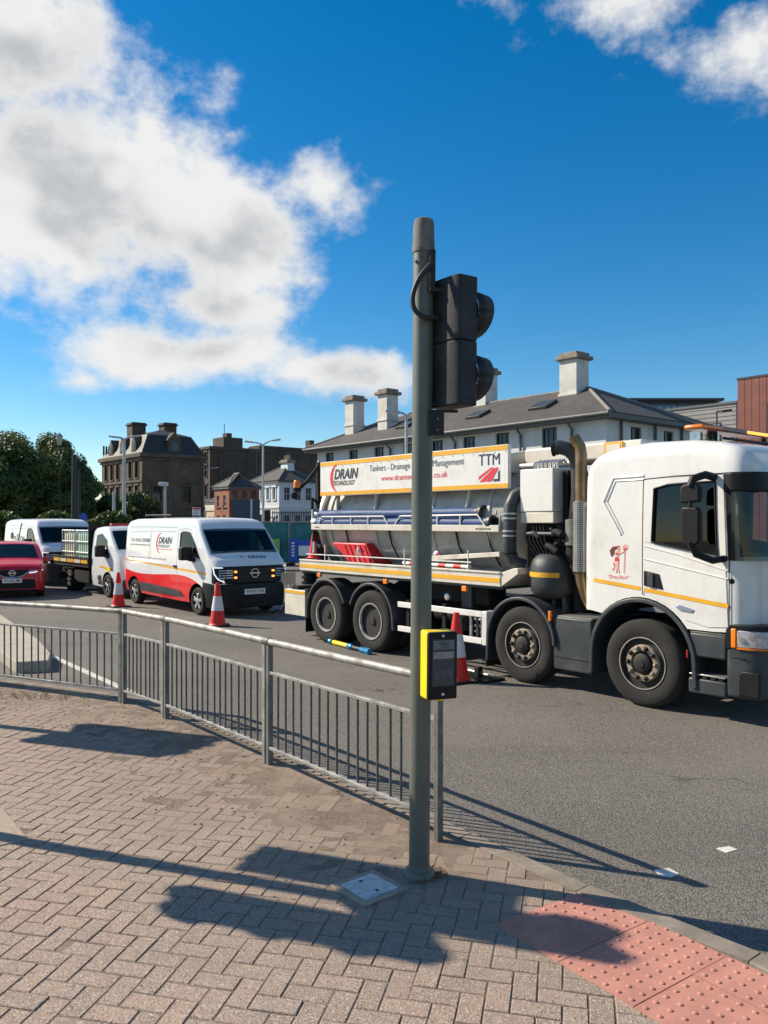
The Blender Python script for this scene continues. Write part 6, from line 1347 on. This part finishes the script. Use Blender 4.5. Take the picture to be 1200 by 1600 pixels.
# ------------------------------------------------------------------ lamp columns and street clutter
def lamp(px, Y, ytop, label, mat, arms, name='street_lamp', r=.075):
    p = at(px, ytop, Y); h_ = p.z - ROAD_Z; t = thing(name, label, 'street lamp', (p.x, Y, ROAD_Z))
    mk('column', G().tube([(0, 0, 0), (0, 0, 1.2), (0, 0, 1.25), (0, 0, h_)], [r * 1.5, r * 1.5, r, r * .7], 10), mat, t)
    for dx, up in arms:
        s_ = 1 if dx > 0 else -1; a = mk('arm', G().tube([(0, 0, h_ - .05), (dx * .5, 0, h_ + up * .6), (dx, 0, h_ + up)], [r * .6, r * .5, r * .4], 8), mat, t)
        mk('lantern', G().obox((dx + s_ * .28, 0, h_ + up + .02), (.30, 0, s_ * .04), (0, .12, 0), (-.01, 0, .06)), mat, a, bevel=.03)
    return t
lamp(194, 52, 686, 'pale double arm street lamp in front of the stone mansion', LAMPC, [(-.4, .12), (.45, .15)], r=.13)
lamp(411, 58, 694, 'tall double arm street lamp before the pale blue house', LAMPC, [(-.75, .15), (.7, .28)], r=.10)
lamp(635, 33, 648, 'slim pale street lamp mostly hidden by the signal pole', LAMPC, [(-.28, .10), (.28, .1)], r=.09)
lamp(1120, 50, 642, 'small street lamp before the grey apartment block', LAMPD, [(.35, .0)], r=.07)
lamp(318, 95, 735, 'small grey street lamp left of the brown warehouse', LAMPC, [(1.2, .3)], r=.10)
lamp(178, 54, 768, 'short thick pale post behind the pickup', LAMPC, [], 'post', r=.13)['category'] = 'post'
lamp(116, 50, 712, 'thick dark column in front of the dark trees', LAMPD, [], 'dark_column', r=.2)['category'] = 'column'
lamp(124, 51, 735, 'thinner dark column beside the thick one', LAMPD, [], 'dark_column', r=.1)['category'] = 'column'
p = at(93, 690, 50); t = thing('heritage_lantern', 'old style lantern on a thin dark post before the tall tree', 'street lamp', (p.x, 50, ROAD_Z)); mk('column', G().tube([(0, 0, 0), (0, 0, p.z - .1)], .03, 8), LAMPD, t)
mk('lantern_glass', G().lathe([(.10, p.z - .2), (.22, p.z + .35), (.09, p.z + .5)], axis='z', n=6), M('lantern_glass', (.35, .38, .38), .2, var=.1), t); mk('lantern_cap', G().lathe([(.23, p.z + .36), (.08, p.z + .5), (.03, p.z + .58)], axis='z', n=6), LAMPD, t)
p = at(258, 756, 60); t = thing('camera_post', 'grey post with white camera box before the stone mansion', 'post', (p.x, 60, ROAD_Z)); mk('column', G().tube([(0, 0, 0), (0, 0, p.z)], .11, 8), LAMPC, t); box('camera', t, WFRAME, -.45, .2, -.2, .2, p.z - .15, p.z + .15, .04)
mk('second_column', G().tube([(.5, 0, 0), (.5, 0, p.z - .3)], .07, 8), LAMPD, t)
p = at(307, 800, 40); t = thing('notice_sign', 'white notice with red top showing above the van roof', 'sign', (p.x, 40, ROAD_Z)); mk('post', G().tube([(0, .03, 0), (0, .03, p.z)], .04, 8), LAMPC, t)
sgn = box('panel', t, PLATE, -.20, .20, -.02, .02, p.z - .25, p.z + .25, .01); box('red_header', sgn, INKR, -.19, .19, -.026, -.021, p.z + .15, p.z + .24)
for k in range(4): box('print_line', sgn, INKG, -.14, .12 - .04 * (k % 2), -.026, -.021, p.z + .08 - k * .07, p.z + .10 - k * .07)
p = at(82, 805, 45); t = thing('blue_sign', 'small blue round sign above the pickup headboard', 'sign', (at(130, 815, 42).x, 42, ROAD_Z)); mk('post', G().tube([(0, .04, 0), (0, .04, 2.4)], .04, 8), LAMPC, t); mk('disc', G().lathe([(.22, -.02), (.22, .02)], (0, 0, 2.2), 'y', 20), BLUB, t)
def far_signal(px, Y, y0, y1, label):
    a, b = at(px, y0, Y), at(px, y1, Y); t = thing('far_traffic_signal', label, 'traffic signal', (a.x, Y, ROAD_Z)); mk('column', G().tube([(0, 0, 0), (0, 0, a.z)], .06, 8), LAMPD, t)
    hd_ = box('signal_head', t, SIGD, -.26, .1, -.15, .1, b.z, a.z, .03)
    for k in range(3): mk('visor', G().lathe([(.10, -.32), (.11, -.15)], (-.08, 0, b.z + (a.z - b.z) * (k + .5) / 3), 'y', 12), SIGD, hd_)
far_signal(420, 50, 796, 816, 'small black traffic signal left of the black railings'); far_signal(412, 60, 803, 818, 'far black traffic signal behind the tall street lamp'); far_signal(196 - 10, 46, 790, 806, 'black traffic signal between the short post and the van') if False else None
# black railings and dark base wall
p0 = at(424, 815, 52); p1 = at(492, 815, 52); t = thing('black_railings', 'row of black railings in front of the pale blue house', 'railings', (p0.x, 52, ROAD_Z))
L = p1.x - p0.x; box('base_wall', t, M('dark_wall', (.05, .05, .052), .8, var=.3), 0, L, 0, .3, 0, 2.0); box('rail', t, LAMPD, 0, L, .1, .16, 2.52, 2.58)
for k in range(24): x = (k + .5) * L / 24; mk('picket', G().tube([(x, .13, 2.0), (x, .13, 2.64), (x, .13, 2.74)], [.032, .032, .006], 6), LAMPD, t)
# site fence panels with teal netting
FY = 36; xa = at(372, 815, FY).x; xb = at(492, 815, FY).x; n = 3; pw = (xb - xa) / n
FL = ['site fence panel with teal netting next to the van roof', 'site fence panel with dark teal netting in the middle', 'site fence panel partly hidden by the lorry tail']
for k in range(n):
    t = thing('site_fence_panel', FL[k], 'fence', (xa + k * pw, FY, ROAD_Z), 0, 'temporary site fence panels'); 
    for x in (.02, pw - .02): mk('fence_post', G().tube([(x, 0, 0), (x, 0, 1.98)], .022, 8), GALV, t)
    mk('fence_rail', G().tube([(.02, 0, 1.96), (pw - .02, 0, 1.96)], .022, 8), GALV, t); mk('fence_rail', G().tube([(.02, 0, .15), (pw - .02, 0, .15)], .022, 8), GALV, t)
    g = G(); m = 14; g.grid([[(.03 + (pw - .06) * i / m, .03 + .03 * math.sin(i * 1.3 + k + z), z) for i in range(m + 1)] for z in (.12, .6, 1.1, 1.5, 1.93)]); o = mk('netting', g, NET, t, recalc=False)
    box('foot_block', t, BLK, -.1, .25, -.3, .3, 0, .12, .02)
p0, p1 = at(404, 842, FY - .15), at(437, 870, FY - .15); t = thing('green_banner', 'green banner with a white arrow hung on the teal fence', 'banner', (p0.x, FY - .15, ROAD_Z)); z0, z1, L = p1.z - ROAD_Z, p0.z - ROAD_Z, p1.x - p0.x
box('cloth', t, GRNB, 0, L, -.02, .02, z0, z1, .01); mk('arrow', G().prism([(.05, z0 + .42), (.35, z0 + .72), (.35, z0 + .55), (.62, z0 + .55), (.62, z0 + .28), (.35, z0 + .28), (.35, z0 + .12)], -.026, -.021), WFRAME, t)
p0, p1 = at(452, 842, FY - .15), at(466, 878, FY - .15); t = thing('blue_banner', 'blue banner hung on the fence beside the red cone', 'banner', (p0.x, FY - .15, ROAD_Z)); box('cloth', t, BLUB, 0, p1.x - p0.x, -.02, .02, p1.z - ROAD_Z, p0.z - ROAD_Z, .01)
[box('print_mark', t, WFRAME, .10, .24, -.026, -.021, .42 + k * .14, .50 + k * .14) for k in range(5)]
p0 = at(470, 845, FY - .25); t = thing('white_banner', 'white and blue banner half hidden by the cone on the lorry', 'banner', (p0.x, FY - .25, ROAD_Z)); box('cloth', t, PLATE, -.1, .85, -.02, .02, .45, 1.15, .01); box('blue_band', t, BLUB, -.1, .85, -.027, -.021, .9, 1.15)
# timber barrier between van and lorry
p0 = gp(440, 958); t = thing('timber_barrier', 'pale timber barrier standing between the van and the lorry tail', 'barrier', (p0.x, p0.y, ROAD_Z), .1)
box('board', t, WOOD, -.02, .30, -.02, .02, .62, .88, .006); mk('top_bar', G().tube([(-.15, -.03, .92), (.42, -.03, .92)], .022, 8), GALVD, t)
for x in (0., .1, .19, .28): box('leg', t, WOOD, x - .018, x + .018, -.02, .02, 0, .62, .004)
mk('trailing_cable', G().tube([(-.2, -.1, .02), (-.1, -.14, .08), (.0, -.1, .03), (.05, -.05, .14)], .02, 6), CHAS, t)
